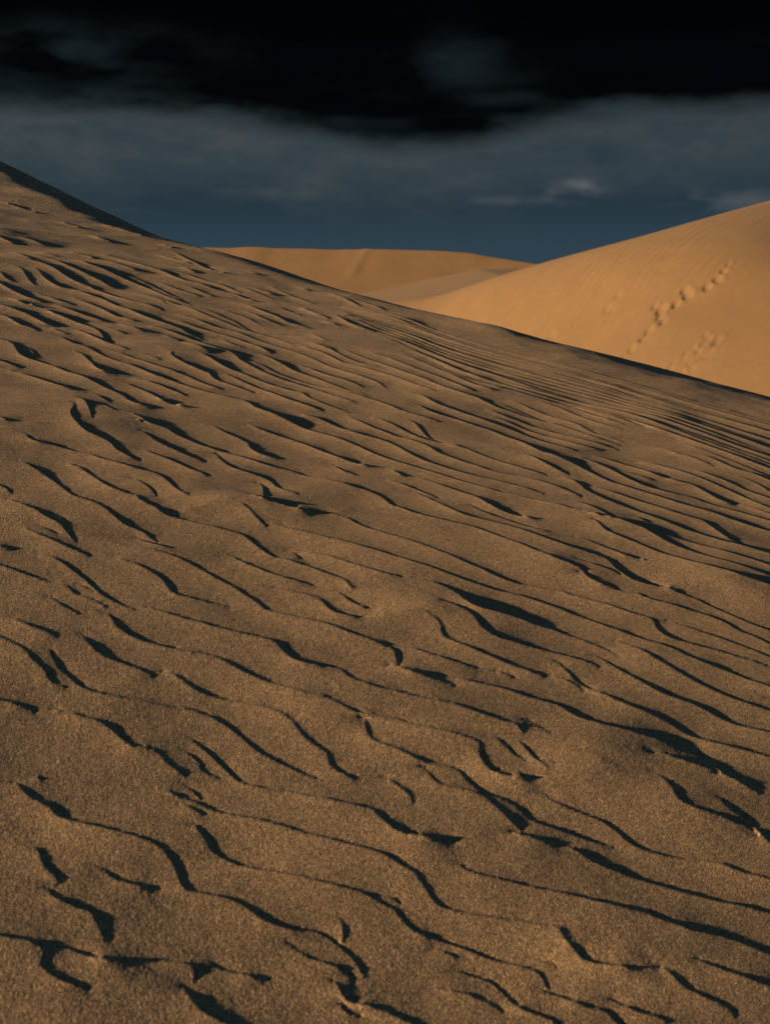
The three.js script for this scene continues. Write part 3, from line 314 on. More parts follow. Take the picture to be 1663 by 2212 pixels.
-758,10465,0,270 -672,10431,33,270 -612,10358,0,270
-1218,10837,0,270 -1128,10805,34,270 -1051,10752,0,270
-1629,8576,22,270 -1584,8546,23,267 -1513,8509,24,217 -1438,8453,22,142 -1373,8408,20,129 -1298,8379,18,184 -1207,8283,19,200 -1121,8206,19,194 -1038,8148,20,176 -942,8068,20,165 -843,8014,20,162 -745,7959,20,167 -649,7904,18,172 -583,7834,11,172 -531,7785,0,169
-1435,7986,0,182 -1347,7899,13,179 -1261,7853,21,184 -1174,7791,24,198 -1085,7751,26,217 -998,7727,25,217 -910,7687,22,172 -856,7625,22,150 -798,7571,25,156 -747,7526,26,168 -700,7460,17,193 -664,7435,0,151
-1313,7283,0,270 -1259,7263,20,270 -1203,7229,16,270 -1171,7201,0,270
-1041,7601,0,167 -981,7585,10,170 -933,7483,15,176 -882,7439,11,210 -811,7419,0,237
233,8228,0,107 455,7826,23,78 696,7643,43,65 976,7509,53,103 1304,7394,39,156 1551,7215,0,237
1631,7088,0,237 1830,6851,16,161 2039,6621,23,125 2181,6487,25,123 2306,6363,25,177
97,8561,0,226 293,8260,22,145 489,7959,37,115 699,7800,47,105 931,7654,49,97 1211,7525,44,103 1452,7370,37,107 1655,7204,32,169 1869,7007,32,157 2087,6787,36,167 2241,6674,42,172 2381,6579,46,191
-264,9162,0,76 -33,8826,13,132 187,8483,19,87 391,8172,14,72 606,7971,0,64
664,7960,0,107 891,7803,33,118 1188,7700,47,137 1459,7576,43,147 1667,7378,33,138 1883,7150,27,123 2113,6927,25,113 2274,6791,25,107 2414,6674,26,100
-298,9281,34,46 -30,8962,34,69 224,8610,35,97 462,8252,36,113 717,8036,37,130 1007,7841,26,103 1354,7721,0,94
1325,7751,0,36 1587,7563,23,60 1824,7325,32,74 2085,7074,32,85 2289,6904,32,92 2450,6778,33,97
68,8896,0,36 277,8583,15,35 480,8269,27,40 703,8126,38,60 942,7993,49,83 1242,7882,54,102 1510,7756,50,110 1727,7591,42,114 1952,7373,35,115 2183,7137,31,113 2347,7009,29,115 2493,6901,29,117
-301,9395,38,60 -70,9153,34,52 156,8893,29,65 362,8580,29,78 576,8343,36,101 803,8208,49,115 1076,8082,59,123 1380,7970,60,125 1620,7824,53,120 1839,7646,41,117 2075,7411,24,117 2298,7211,0,122
2338,7202,0,78 2391,7169,22,109 2446,7140,35,135 2502,7114,40,165 2558,7090,42,181
-303,9467,39,94 -64,9242,35,82 170,9003,31,81 386,8700,28,83 610,8446,30,88 845,8283,37,92 1142,8173,44,99 1459,8058,46,105 1692,7890,44,109 1932,7725,41,121 2188,7510,35,130 2390,7324,22,130 2547,7214,0,118
-305,9514,40,118 -65,9342,39,96 170,9138,37,94 389,8848,37,98 618,8625,38,113 855,8449,40,119 1147,8286,40,112 1465,8162,38,104 1705,8008,37,100 1944,7833,36,94 2210,7644,26,86 2439,7511,0,59
2401,7531,0,134 2468,7501,28,102 2533,7465,40,109 2596,7422,39,137 2657,7374,37,170
-26,9396,0,63 216,9177,13,60 445,8872,19,60 687,8652,24,72 939,8502,29,92 1276,8388,31,117 1584,8244,22,127 1833,8082,0,131
1862,8100,0,154 2108,7905,21,141 2359,7690,31,122 2536,7580,32,112 2698,7493,32,113
-308,9619,28,89 -64,9458,27,81 175,9284,26,70 401,9037,28,74 637,8827,34,87 882,8665,41,100 1190,8535,41,99 1516,8389,36,83 1753,8190,29,57 2000,8011,26,41 2276,7826,25,49 2502,7679,18,63 2680,7606,0,80
200,9370,0,84 457,9086,20,87 732,8902,36,103 1029,8729,45,115 1405,8589,43,128 1718,8409,27,134 1990,8184,0,133
1943,8263,0,79 2199,8106,26,135 2465,7955,39,159 2636,7866,40,147 2792,7762,37,142
-301,9737,0,196 -51,9648,21,178 195,9530,29,167 430,9277,31,132 676,9071,33,116 932,8916,35,105 1256,8758,33,99 1584,8589,28,90 1835,8420,17,83 2103,8256,0,77
2072,8326,0,54 2303,8150,15,68 2525,7997,23,73 2677,7932,25,83 2827,7863,25,93
-314,9814,49,221 -13,9761,41,152 279,9564,33,109 564,9273,27,89 872,9073,17,90 1241,8864,0,89
1294,8885,0,133 1680,8701,18,141 1996,8512,29,139 2352,8301,35,132 2667,8166,40,117 2898,8069,43,144
-317,9896,64,236 -72,9875,53,161 170,9800,38,129 401,9566,27,101 639,9356,23,103 889,9178,24,102 1186,9026,25,108 1524,8906,26,109 1797,8760,28,110 2048,8604,30,110 2343,8456,29,112 2624,8307,20,107 2803,8211,0,99
808,2323,0,174 827,2298,10,160 853,2265,17,164 872,2230,20,175 921,2218,19,209 978,2210,16,202 1042,2191,14,216 1062,2149,11,244 1051,2084,7,254 1057,2052,0,260
764,2117,0,250 792,2110,7,199 786,2054,10,214 797,2026,7,214 795,2003,0,237
771,1992,0,184 771,1965,8,203 795,1948,12,212 827,1936,12,213 829,1897,8,223 835,1875,0,192
910,2084,0,136 911,2059,12,166 935,2045,15,198 979,2045,0,221
648,1831,0,239 686,1829,7,250 701,1811,10,268 687,1780,11,268 695,1758,11,250 722,1745,8,239 755,1740,0,233
732,1830,0,99 763,1826,13,129 791,1815,19,188 824,1817,16,218 866,1826,11,233 927,1841,9,216 959,1839,6,184 949,1807,0,118
925,1794,0,143 921,1777,8,191 922,1762,12,218 925,1747,9,232 926,1735,0,233
1130,2405,0,234 1150,2396,7,242 1172,2388,11,249 1193,2377,8,241 1215,2371,0,237
-1042,2089,0,233 -1027,2075,16,233 -1005,2066,28,218 -983,2066,31,194 -958,2067,27,147 -942,2074,15,142 -932,2081,0,148
-977,1946,0,233 -960,1940,8,233 -945,1943,11,233 -929,1937,10,233 -916,1927,6,233 -893,1909,0,233
-945,1981,0,40 -933,1977,7,37 -917,1967,11,55 -897,1957,13,95 -878,1952,13,173 -857,1950,9,213 -834,1942,0,233
-902,2093,0,220 -880,2081,8,193 -845,2050,12,153 -804,2030,12,150 -753,2010,8,191 -728,1987,0,219
-853,2143,0,68 -839,2135,9,72 -817,2128,14,78 -792,2118,15,83 -763,2111,10,87 -734,2102,0,89
-1106,2274,0,228 -1041,2268,11,217 -987,2261,17,192 -927,2241,19,167 -882,2232,18,137 -812,2227,12,111 -749,2207,0,98
-1193,2446,0,221 -1140,2415,11,198 -1073,2394,17,152 -999,2378,19,128 -930,2366,13,118 -855,2359,0,122
-1215,2516,0,217 -1188,2509,15,186 -1161,2506,12,123 -1148,2505,0,95
-1261,2621,0,214 -1201,2594,10,182 -1141,2544,15,121 -1091,2513,17,111 -1030,2506,17,114 -981,2512,15,129 -931,2513,10,134 -873,2491,0,133
-1227,2891,0,233 -1170,2845,8,230 -1124,2782,13,225 -1068,2742,14,215 -1002,2725,13,213 -947,2707,8,207 -887,2663,0,195
-1037,2832,0,83 -1008,2787,13,63 -948,2739,16,40 -915,2702,0,35
-1475,3109,0,233 -1402,3096,13,217 -1316,3087,20,184 -1233,3063,22,115 -1171,3041,21,85 -1113,2994,20,80 -1059,2940,19,117 -1005,2909,14,134 -957,2887,0,126
-1264,2994,0,195 -1204,2984,24,150 -1140,2969,27,143 -1091,2958,0,152
-1564,3329,0,224 -1471,3279,13,204 -1383,3243,19,161 -1290,3198,19,129 -1205,3146,12,107 -1115,3129,0,108
-1665,3595,0,233 -1597,3540,10,223 -1490,3463,17,203 -1380,3388,21,164 -1286,3357,21,147 -1194,3302,14,137 -1103,3272,0,139
-1661,3721,0,76 -1591,3700,11,91 -1495,3636,17,114 -1378,3549,18,124 -1272,3483,13,127 -1162,3438,0,129
-1810,3853,0,217 -1707,3812,14,186 -1635,3791,19,126 -1538,3768,19,104 -1444,3724,17,102 -1336,3673,12,118 -1229,3619,0,128
-1873,4024,0,209 -1756,3995,13,176 -1653,3970,18,153 -1602,3908,19,127 -1545,3847,20,104 -1442,3820,20,102 -1322,3797,14,115 -1222,3775,0,132
-1731,3672,0,233 -1689,3658,9,215 -1650,3641,12,179 -1612,3619,8,106 -1588,3604,0,71
1558,3699,0,270 1628,3665,10,270 1668,3599,15,270 1661,3505,11,247 1702,3483,0,208
1613,3828,0,185 1713,3822,9,233 1784,3803,15,243 1840,3753,0,253
1520,3361,0,250 1543,3348,11,246 1578,3333,16,238 1617,3319,12,229 1660,3311,0,230
1359,3271,0,158 1372,3221,11,218 1379,3150,18,230 1411,3116,20,225 1487,3102,14,226 1564,3104,0,229
1233,3094,0,168 1242,3031,9,212 1259,2976,13,200 1305,2950,9,191 1354,2926,0,169
1389,2959,0,193 1414,2958,8,219 1428,2940,12,249 1437,2911,13,243 1451,2888,9,198 1460,2880,0,155
1107,2978,0,208 1100,2898,8,133 1114,2834,13,118 1131,2785,16,155 1176,2772,17,205 1232,2777,16,245 1314,2778,14,242 1372,2780,9,239 1408,2769,0,233
1008,2964,0,140 1036,2917,7,162 1050,2858,10,212 1049,2807,7,210 1077,2781,0,201
1057,3122,0,65 1071,3104,10,101 1092,3079,16,180 1118,3069,18,185 1137,3060,16,177 1148,3045,9,152 1159,3039,0,131
908,2652,0,123 928,2646,14,219 952,2641,11,267 971,2639,0,270
1011,2667,0,270 1054,2653,10,270 1107,2642,15,270 1134,2604,16,270 1149,2554,16,264 1184,2557,13,237 1210,2535,11,240 1224,2487,7,207 1247,2474,0,125
1212,2438,0,71 1221,2423,10,66 1229,2409,10,62 1231,2392,0,58
1664,4881,0,214 1655,4770,12,219 1698,4761,19,241 1780,4747,22,236 1868,4724,25,249 1954,4685,25,253 2032,4652,24,243 2097,4638,23,252 2110,4547,21,246 2109,4442,15,223 2140,4428,0,253
1499,4483,0,270 1554,4414,11,270 1588,4292,16,270 1609,4192,17,270 1671,4163,17,270 1703,4090,18,270 1726,4000,17,265 1772,3963,11,216 1793,3897,0,117
1720,3907,0,97 1741,3888,19,83 1768,3877,35,77 1791,3873,38,94 1815,3875,24,134 1829,3878,0,192
1717,4582,0,228 1767,4527,14,229 1785,4405,21,228 1822,4338,22,234 1887,4314,22,247 1900,4249,24,248 1929,4194,23,250 1966,4169,14,240 2052,4157,0,236
1959,4532,0,190 1970,4502,10,192 1980,4460,16,191 1984,4416,17,183 1980,4363,12,165 1982,4347,0,145
1352,4030,0,109 1413,3978,10,138 1441,3917,14,138 1465,3847,10,117 1467,3770,0,112
1423,3982,0,35 1459,3969,9,40 1483,3955,12,48 1493,3925,8,52 1498,3918,0,54
1305,3819,0,254 1350,3765,15,223 1411,3707,21,180 1467,3671,0,169
1364,3854,0,68 1389,3832,9,70 1407,3817,12,74 1418,3803,9,78 1425,3802,0,86
1285,3615,0,197 1341,3592,10,185 1380,3514,15,155 1398,3429,15,100 1425,3361,10,95 1470,3324,0,118
1345,3438,0,69 1368,3424,12,73 1385,3412,14,80 1398,3410,0,89
1163,3451,0,101 1226,3426,7,161 1274,3410,10,138 1312,3376,11,151 1357,3338,7,175 1391,3301,0,243
1225,3328,0,238 1230,3293,7,214 1242,3259,10,244 1258,3237,11,245 1277,3223,7,268 1287,3223,0,263
2100,5503,0,250 2008,5317,17,270 1974,5148,25,270 1977,5042,24,270 2016,4994,22,270 2038,4916,20,270 2043,4836,14,240 2085,4782,0,191
2096,5605,0,270 2126,5577,11,267 2148,5539,19,221 2142,5475,23,131 2121,5383,23,94 2099,5305,15,79 2086,5260,0,84
2019,5089,0,47 2043,5043,9,46 2056,4993,13,39 2059,4949,10,35 2058,4926,0,35
2157,4944,0,197 2211,4904,17,246 2248,4863,23,264 2308,4776,0,260
2287,5256,0,270 2306,5141,18,257 2342,5043,23,220 2404,4964,0,195
2344,5513,0,258 2380,5448,13,268 2399,5388,17,260 2459,5365,12,231 2502,5247,0,215
-1978,4247,0,233 -1908,4187,15,224 -1864,4170,21,206 -1789,4154,22,170 -1732,4143,24,152 -1637,4123,23,138 -1506,4093,19,124 -1373,4015,12,106 -1282,3974,0,94
-1604,3984,0,66 -1561,3973,11,81 -1517,3955,18,95 -1464,3938,21,101 -1401,3920,20,100 -1336,3898,14,95 -1280,3876,0,89
-2091,4496,0,213 -1991,4462,16,183 -1915,4372,32,123 -1821,4294,43,119 -1746,4273,44,115 -1681,4264,33,118 -1590,4230,23,106 -1473,4162,13,90 -1347,4097,0,83
-2035,4376,0,220 -1981,4359,13,196 -1931,4340,18,148 -1893,4328,13,127 -1876,4317,0,116
2520,6966,0,107 2554,6860,12,142 2607,6809,17,186 2652,6697,19,205 2712,6591,22,243 2793,6529,28,262 2847,6409,30,265 2915,6352,21,242 3006,6271,0,235
-2243,4933,0,223 -2140,4807,16,203 -2059,4754,24,178 -1934,4693,27,189 -1809,4635,28,238 -1682,4591,28,270 -1572,4553,19,270 -1465,4522,0,270
-2287,4997,0,217 -2246,4979,34,190 -2219,4983,50,143 -2189,4979,36,145 -2172,4985,0,173
-2383,5150,0,218 -2262,5062,15,193 -2175,4981,25,145 -2091,4949,28,134 -1978,4878,29,128 -1862,4792,28,125 -1744,4744,25,122 -1601,4699,16,119 -1485,4644,0,114
-2499,5427,0,224 -2407,5332,14,198 -2250,5234,22,152 -2094,5155,25,115 -1922,5061,25,115 -1763,5007,18,122 -1615,4966,0,130
-2505,5465,0,197 -2372,5432,18,153 -2207,5366,26,144 -2037,5295,26,142 -1923,5259,26,141 -1824,5147,25,115 -1725,5054,18,80 -1661,5035,0,61
-2157,5126,0,107 -2108,5077,16,92 -2070,5055,16,64 -2055,5053,0,53
-2104,5031,0,70 -1990,4958,15,73 -1861,4891,23,85 -1713,4856,17,101 -1567,4809,0,109
-2154,4650,0,220 -2091,4617,12,192 -2029,4584,21,139 -1976,4553,30,122 -1955,4543,33,141 -1930,4546,22,203 -1923,4552,0,257
-2651,5746,0,223 -2518,5642,17,204 -2379,5577,26,165 -2240,5532,29,149 -2090,5470,31,145 -1943,5437,29,162 -1806,5367,19,182 -1688,5320,0,209
-2725,5944,0,221 -2585,5864,17,195 -2437,5732,29,145 -2307,5651,33,120 -2197,5629,30,117 -2105,5645,23,133 -1981,5580,13,136 -1805,5530,0,142
-2561,5915,0,57 -2520,5882,12,63 -2455,5846,20,77 -2395,5821,21,98 -2352,5809,14,121 -2336,5812,0,144
-2743,6036,0,198 -2618,6024,18,148 -2478,5975,32,127 -2348,5900,38,136 -2272,5877,34,183 -2193,5876,28,196 -2078,5771,27,172 -1967,5684,20,129 -1913,5670,0,109
-2544,6111,0,125 -2418,6115,21,142 -2236,6046,27,149 -2062,5937,17,141 -1909,5812,0,136
-2372,6198,0,92 -2305,6175,19,94 -2235,6157,28,98 -2147,6107,28,98 -2069,6065,24,99 -1985,5998,16,98 -1913,5951,0,101
-2488,6547,0,88 -2404,6520,16,90 -2320,6493,23,103 -2223,6424,25,115 -2137,6364,26,146 -2060,6350,19,128 -1987,6312,0,119
-2599,6465,0,270 -2535,6475,17,270 -2451,6429,24,270 -2386,6418,25,270 -2312,6381,21,257 -2260,6353,13,213 -2234,6349,0,191
-2132,6256,0,137 -2064,6232,18,138 -1981,6175,15,135 -1920,6110,0,129
2618,8226,0,89 2650,8099,20,121 2673,8012,31,99 2714,7980,32,79 2762,7955,21,65 2794,7954,0,68
2520,7886,0,194 2546,7831,26,166 2572,7776,52,134 2598,7722,62,122 2640,7755,42,154 2667,7782,0,230
2409,7487,0,128 2453,7440,17,119 2489,7387,25,112 2507,7299,31,93 2532,7218,38,117 2569,7192,32,146 2595,7200,0,230
2534,7154,0,92 2560,7100,16,137 2602,7057,16,153 2622,7051,0,185
2300,7174,0,100 2320,7091,19,67 2340,7032,27,41 2371,7040,24,35 2392,7017,19,35 2413,6981,12,35 2423,6978,0,35
2699,7728,0,197 2717,7586,26,179 2771,7500,33,203 2835,7412,29,228 2897,7325,28,215 2859,7108,21,142 2903,7088,0,109
2745,7279,0,220 2762,7152,18,230 2812,7074,24,251 2849,7009,17,242 2911,6954,0,198
2104,6541,0,123 2105,6393,16,154 2105,6234,25,173 2179,6174,29,232 2250,6080,30,267 2323,6039,28,270 2382,5913,25,270 2436,5798,24,270 2442,5687,17,270 2505,5682,0,270
2198,6522,0,42 2215,6479,11,50 2208,6410,14,78 2201,6343,9,91 2204,6336,0,101
1923,5892,0,88 2004,5835,29,142 2085,5758,36,196 2162,5739,0,183
2483,6646,0,270 2532,6578,16,270 2511,6394,25,267 2514,6268,19,264 2557,6288,0,246
2766,6882,0,184 2827,6799,14,200 2913,6717,21,218 2986,6657,22,235 3058,6580,15,243 3102,6479,0,241
2977,6950,0,203 3005,6912,12,199 3044,6871,16,205 3064,6838,11,220 3079,6838,0,260
2560,6118,0,239 2601,6027,17,243 2639,5921,28,246 2663,5833,24,256 2731,5826,0,244
2676,6282,0,270 2737,6223,26,246 2813,6143,25,246 2856,6074,0,248
2228,5729,0,208 2256,5717,12,216 2280,5696,18,230 2287,5643,17,195 2297,5621,10,161 2302,5618,0,117
2242,5561,0,108 2253,5520,15,134 2271,5497,13,172 2277,5490,0,198
2814,7919,0,113 2901,7863,30,205 2981,7743,31,260 3075,7695,0,270
2832,8320,0,157 2854,8228,15,166 2900,8172,24,174 2948,8105,26,228 2997,8079,18,253 3018,8083,0,270
3063,8319,0,234 3167,8242,20,252 3234,8074,26,269 3305,7931,17,269 3379,7927,0,250
3399,8416,0,270 3465,8295,21,270 3535,8132,29,270 3650,8022,20,265 3691,7886,0,232
2989,7504,0,176 3017,7469,13,189 3050,7416,18,208 3078,7382,12,241 3091,7385,0,240
3140,7675,0,270 3195,7658,21,270 3243,7625,29,270 3271,7589,20,270 3290,7592,0,249
3422,7863,0,270 3443,7839,20,270 3515,7814,29,270 3555,7763,27,270 3586,7696,16,261 3629,7626,0,220
3300,7194,0,270 3222,7051,16,270 3206,6962,24,264 3215,6883,18,237 3240,6816,0,264
-3033,6626,0,233 -2981,6576,15,233 -2917,6530,24,227 -2849,6509,24,215 -2777,6480,16,192 -2736,6472,0,179
-3124,6822,0,225 -3032,6775,17,213 -2954,6747,23,190 -2880,6732,16,189 -2833,6712,0,190
-3151,6953,0,193 -3079,6908,22,141 -3007,6886,31,119 -2935,6865,22,110 -2854,6840,0,110
-3232,7128,0,220 -3150,7073,15,194 -3066,7025,22,143 -2987,6991,17,119 -2879,6967,0,109
-2891,6312,0,233 -2807,6305,32,233 -2728,6289,22,233 -2674,6271,0,233
3729,8384,0,269 3764,8282,21,266 3826,8228,23,265 3879,8157,0,265
3383,7582,0,270 3428,7559,21,270 3465,7520,17,270 3481,7488,0,270
-3217,7094,0,195 -2933,6994,20,154 -2671,6876,27,202 -2379,6726,19,196 -2066,6549,0,201
-3031,7165,0,116 -2750,7023,30,101 -2442,6849,25,87 -2117,6672,0,81
-3232,7292,0,179 -2914,7169,43,108 -2585,6992,33,73 -2221,6798,0,58
-3368,7389,0,187 -3078,7319,29,126 -2806,7206,37,102 -2497,7043,24,98 -2166,6857,0,119
-3295,7477,0,95 -3017,7386,54,87 -2737,7262,41,82 -2407,7084,0,78
-3271,7558,0,150 -2989,7449,45,116 -2696,7336,43,118 -2358,7176,0,148
-3317,7643,0,184 -3036,7546,35,120 -2741,7427,38,88 -2409,7291,0,76
-3386,7831,0,200 -3087,7699,27,157 -2783,7578,25,135 -2445,7448,0,126
-3629,8239,0,239 -3330,8159,27,250 -3040,8063,31,270 -2711,7973,0,270
`;
// x, forward, height in tenths: soft spurs of blown sand, lit on the left, drawn from right to left
const RIDGES = `
571,2896,0 525,2856,57 474,2811,65 450,2788,65 393,2748,57 352,2717,0
-495,4555,0 -549,4443,78 -623,4344,85 -675,4260,78 -706,4199,0
192,3824,0 132,3738,78 55,3652,85 0,3602,78 -53,3606,0
867,5074,0 798,5049,36 734,4986,36 607,4888,0
-1151,7142,0 -1231,7031,43 -1298,6952,47 -1381,6885,43 -1487,6758,0
-81,4619,0 -179,4548,42 -308,4452,0
-624,5857,0 -709,5805,36 -811,5726,36 -893,5675,0
715,6058,0 562,6018,32 410,5954,32 263,5941,0
242,2431,0 177,2416,33 125,2395,0
500,2072,0 458,2059,38 412,2048,0
1383,4626,0 1262,4524,41 1144,4412,41 1012,4321,0
704,4336,0 597,4250,38 457,4137,0
-229,5199,0 -329,5158,38 -452,5119,0
-1289,5245,0 -1374,5178,27 -1464,5070,27 -1553,4972,0
`;
// x, forward, half widths, height in tenths: low mounds
const MOUNDS = `914,10241,300,300,260 560,2858,288,216,90 -549,4437,288,156,148 144,3771,264,180,148 -1173,7072,336,240,127 657,6087,336,240,71 676,4312,264,192,116 1296,4540,288,216,127 -121,4582,240,144,53 -636,5839,288,180,75 848,5081,264,192,84 217,2435,216,168,78 550,2123,240,180,78 -328,8157,240,192,48 -1228,5320,264,216,75 68,4055,240,168,48 -208,3062,264,192,53 107,2183,240,180,48 -567,2633,300,240,42 -184,1999,240,192,48 -1009,3809,300,240,48`;
// where the dune begins to round over towards its crest
const CREST_LINE = `-37597,16711 -15597,19411 -10097,20211 -7597,19711 -6597,17921 -5611,16483 -4777,15113 -4029,13914 -3456,13000 -2727,12002 -2135,11704 -1775,11617 -1249,11238 -826,10735 1,10289 685,10078 1215,9668 1752,9243 2187,8964 2604,8742 3109,8530 3772,8292`;

const rows = (s) => s.trim().split('\n').map((l) => l.trim().split(' ').map((p) => p.split(',').map(Number)));
const crestLine = rows(CREST_LINE)[0].map(([x, f]) => [x / 1000, f / 1000]);

const GX = -0.178, GF = 0.114, BEND_MAX = 0.6;
function crestDistance(x, f) {
  let best = 1e9, side = 1; const n = crestLine.length;
  for (let i = 0; i < n - 1; i++) {
    const [ax, af] = crestLine[i], [bx, bf] = crestLine[i + 1], dx = bx - ax, df = bf - af;
    let t = ((x - ax) * dx + (f - af) * df) / (dx * dx + df * df);
    if (i > 0) t = Math.max(0, t); if (i < n - 2) t = Math.min(1, t);
    const qx = ax + t * dx - x, qf = af + t * df - f, d = qx * qx + qf * qf;
    if (d < best) { best = d; side = dx * (f - af) - df * (x - ax) > 0 ? 1 : -1; }
  }
  return Math.sqrt(best) * side;
}
function nearDuneBase(x, f) {
  const sp = (t, w) => t > 12 * w ? t : w * Math.log1p(Math.exp(t / w));
  const xc = -7 + sp(x + 7, 0.6);                    // it levels off to the left, out of sight
  let y = GX * xc + GF * f + 0.022 * sp(-xc - 0.6, 0.4) + 0.022 * sp(-xc - 2.2, 0.5) - 0.02 * sp(x - 1.1, 0.4) + 0.042 * sp(2.4 - f, 0.3);   // the dune is gently domed
  const q = crestDistance(x, f);
  if (q > 0) { const BEND = 0.09 + 0.18 * sstep(3.2, -0.6, x) + 0.06 * sstep(-1.9, -4.1, x), qm = BEND_MAX / BEND; y -= q < qm ? BEND * q * q / 2 : BEND * qm * qm / 2 + BEND_MAX * (q - qm); }
  return y;
}

// ---------------------------------------------------------------- sand
function grainTexture(size, seed, tones, soften) {
  // grains of several minerals: [share, r, g, b] in sRGB bytes; returns colour map and a height map
  const col = new Uint8Array(size * size * 4), hgt = new Float32Array(size * size);
  let a = seed; const rnd = () => { a |= 0; a = a + 0x6D2B79F5 | 0; let t = Math.imul(a ^ a >>> 15, 1 | a); t = t + Math.imul(t ^ t >>> 7, 61 | t) ^ t; return ((t ^ t >>> 14) >>> 0) / 4294967296; };
  const raw = new Float32Array(size * size * 3);
  for (let i = 0; i < size * size; i++) {
    let p = rnd(), k = 0; while (k < tones.length - 1 && p > tones[k][0]) { p -= tones[k][0]; k++; }
    const v = 0.88 + 0.24 * rnd();
    raw[i * 3] = tones[k][1] * v; raw[i * 3 + 1] = tones[k][2] * v; raw[i * 3 + 2] = tones[k][3] * v; hgt[i] = rnd();
  }
  const out = new Uint8Array(size * size * 4);
  for (let y = 0; y < size; y++) for (let x = 0; x < size; x++) {
    const i = y * size + x, xr = (x + 1) % size, yd = (y + 1) % size, j = y * size + xr, m = yd * size + x, n = yd * size + xr;
    for (let c = 0; c < 3; c++) {
      const s = raw[i * 3 + c] * (1 - soften) + (raw[j * 3 + c] + raw[m * 3 + c] + raw[n * 3 + c]) / 3 * soften;
      col[i * 4 + c] = Math.min(255, s);
    }
    const h = hgt[i] * 0.4 + (hgt[j] + hgt[m] + hgt[n]) * 0.2;
    out[i * 4] = out[i * 4 + 1] = out[i * 4 + 2] = h * 255; col[i * 4 + 3] = out[i * 4 + 3] = 255;
  }
  const make = (d, srgb) => { const t = new THREE.DataTexture(d, size, size); t.wrapS = t.wrapT = THREE.RepeatWrapping; t.magFilter = t.minFilter = THREE.LinearFilter; if (srgb) t.colorSpace = THREE.SRGBColorSpace; t.needsUpdate = true; return t; };
  return [make(col, true), make(out, false)];
}
const [nearColour, nearBump] = grainTexture(2048, 5, [[0.48, 186, 141, 92], [0.22, 120, 88, 56], [0.17, 50, 42, 36], [0.13, 246, 211, 160]], 0.3);
const nearSand = new THREE.MeshStandardMaterial({ map: nearColour, bumpMap: nearBump, bumpScale: 0.0016, roughness: 0.95, metalness: 0, vertexColors: true });
const [farColour, farBump] = grainTexture(1024, 9, [[0.6, 103, 73, 37], [0.25, 90, 62, 30], [0.15, 115, 85, 48]], 0.5);
const farSand = new THREE.MeshStandardMaterial({ map: farColour, bumpMap: farBump, bumpScale: 0.004, roughness: 0.95, metalness: 0, vertexColors: true });

function gridMesh(name, material, xs, fs, ys, uvScale, tint) {
  const n = xs.length, pos = new Float32Array(n * 3), uv = new Float32Array(n * 2), col = new Float32Array(n * 3);
  for (let i = 0; i < n; i++) {
    pos[i * 3] = xs[i]; pos[i * 3 + 1] = ys[i]; pos[i * 3 + 2] = -fs[i];
    uv[i * 2] = xs[i] / uvScale; uv[i * 2 + 1] = fs[i] / uvScale;
    const v = tint(xs[i], fs[i]); col[i * 3] = v; col[i * 3 + 1] = v; col[i * 3 + 2] = v;
  }
  const g = new THREE.BufferGeometry();
  g.setAttribute('position', new THREE.BufferAttribute(pos, 3)); g.setAttribute('uv', new THREE.BufferAttribute(uv, 2)); g.setAttribute('color', new THREE.BufferAttribute(col, 3));
  const m = new THREE.Mesh(g, material); m.name = name; m.castShadow = m.receiveShadow = true; m.userData.kind = 'structure';
  return m;
}
function gridIndex(nc, nr, keep) {
  const idx = new Uint32Array((nc - 1) * (nr - 1) * 6); let k = 0;
  for (let j = 0; j < nr - 1; j++) for (let i = 0; i < nc - 1; i++) {
    if (keep && !keep(i, j)) continue;
    const a = j * nc + i, b = a + 1, c = a + nc, d = c + 1;
    idx[k++] = a; idx[k++] = b; idx[k++] = d; idx[k++] = a; idx[k++] = d; idx[k++] = c;
  }
  return new THREE.BufferAttribute(idx.slice(0, k), 1);
}

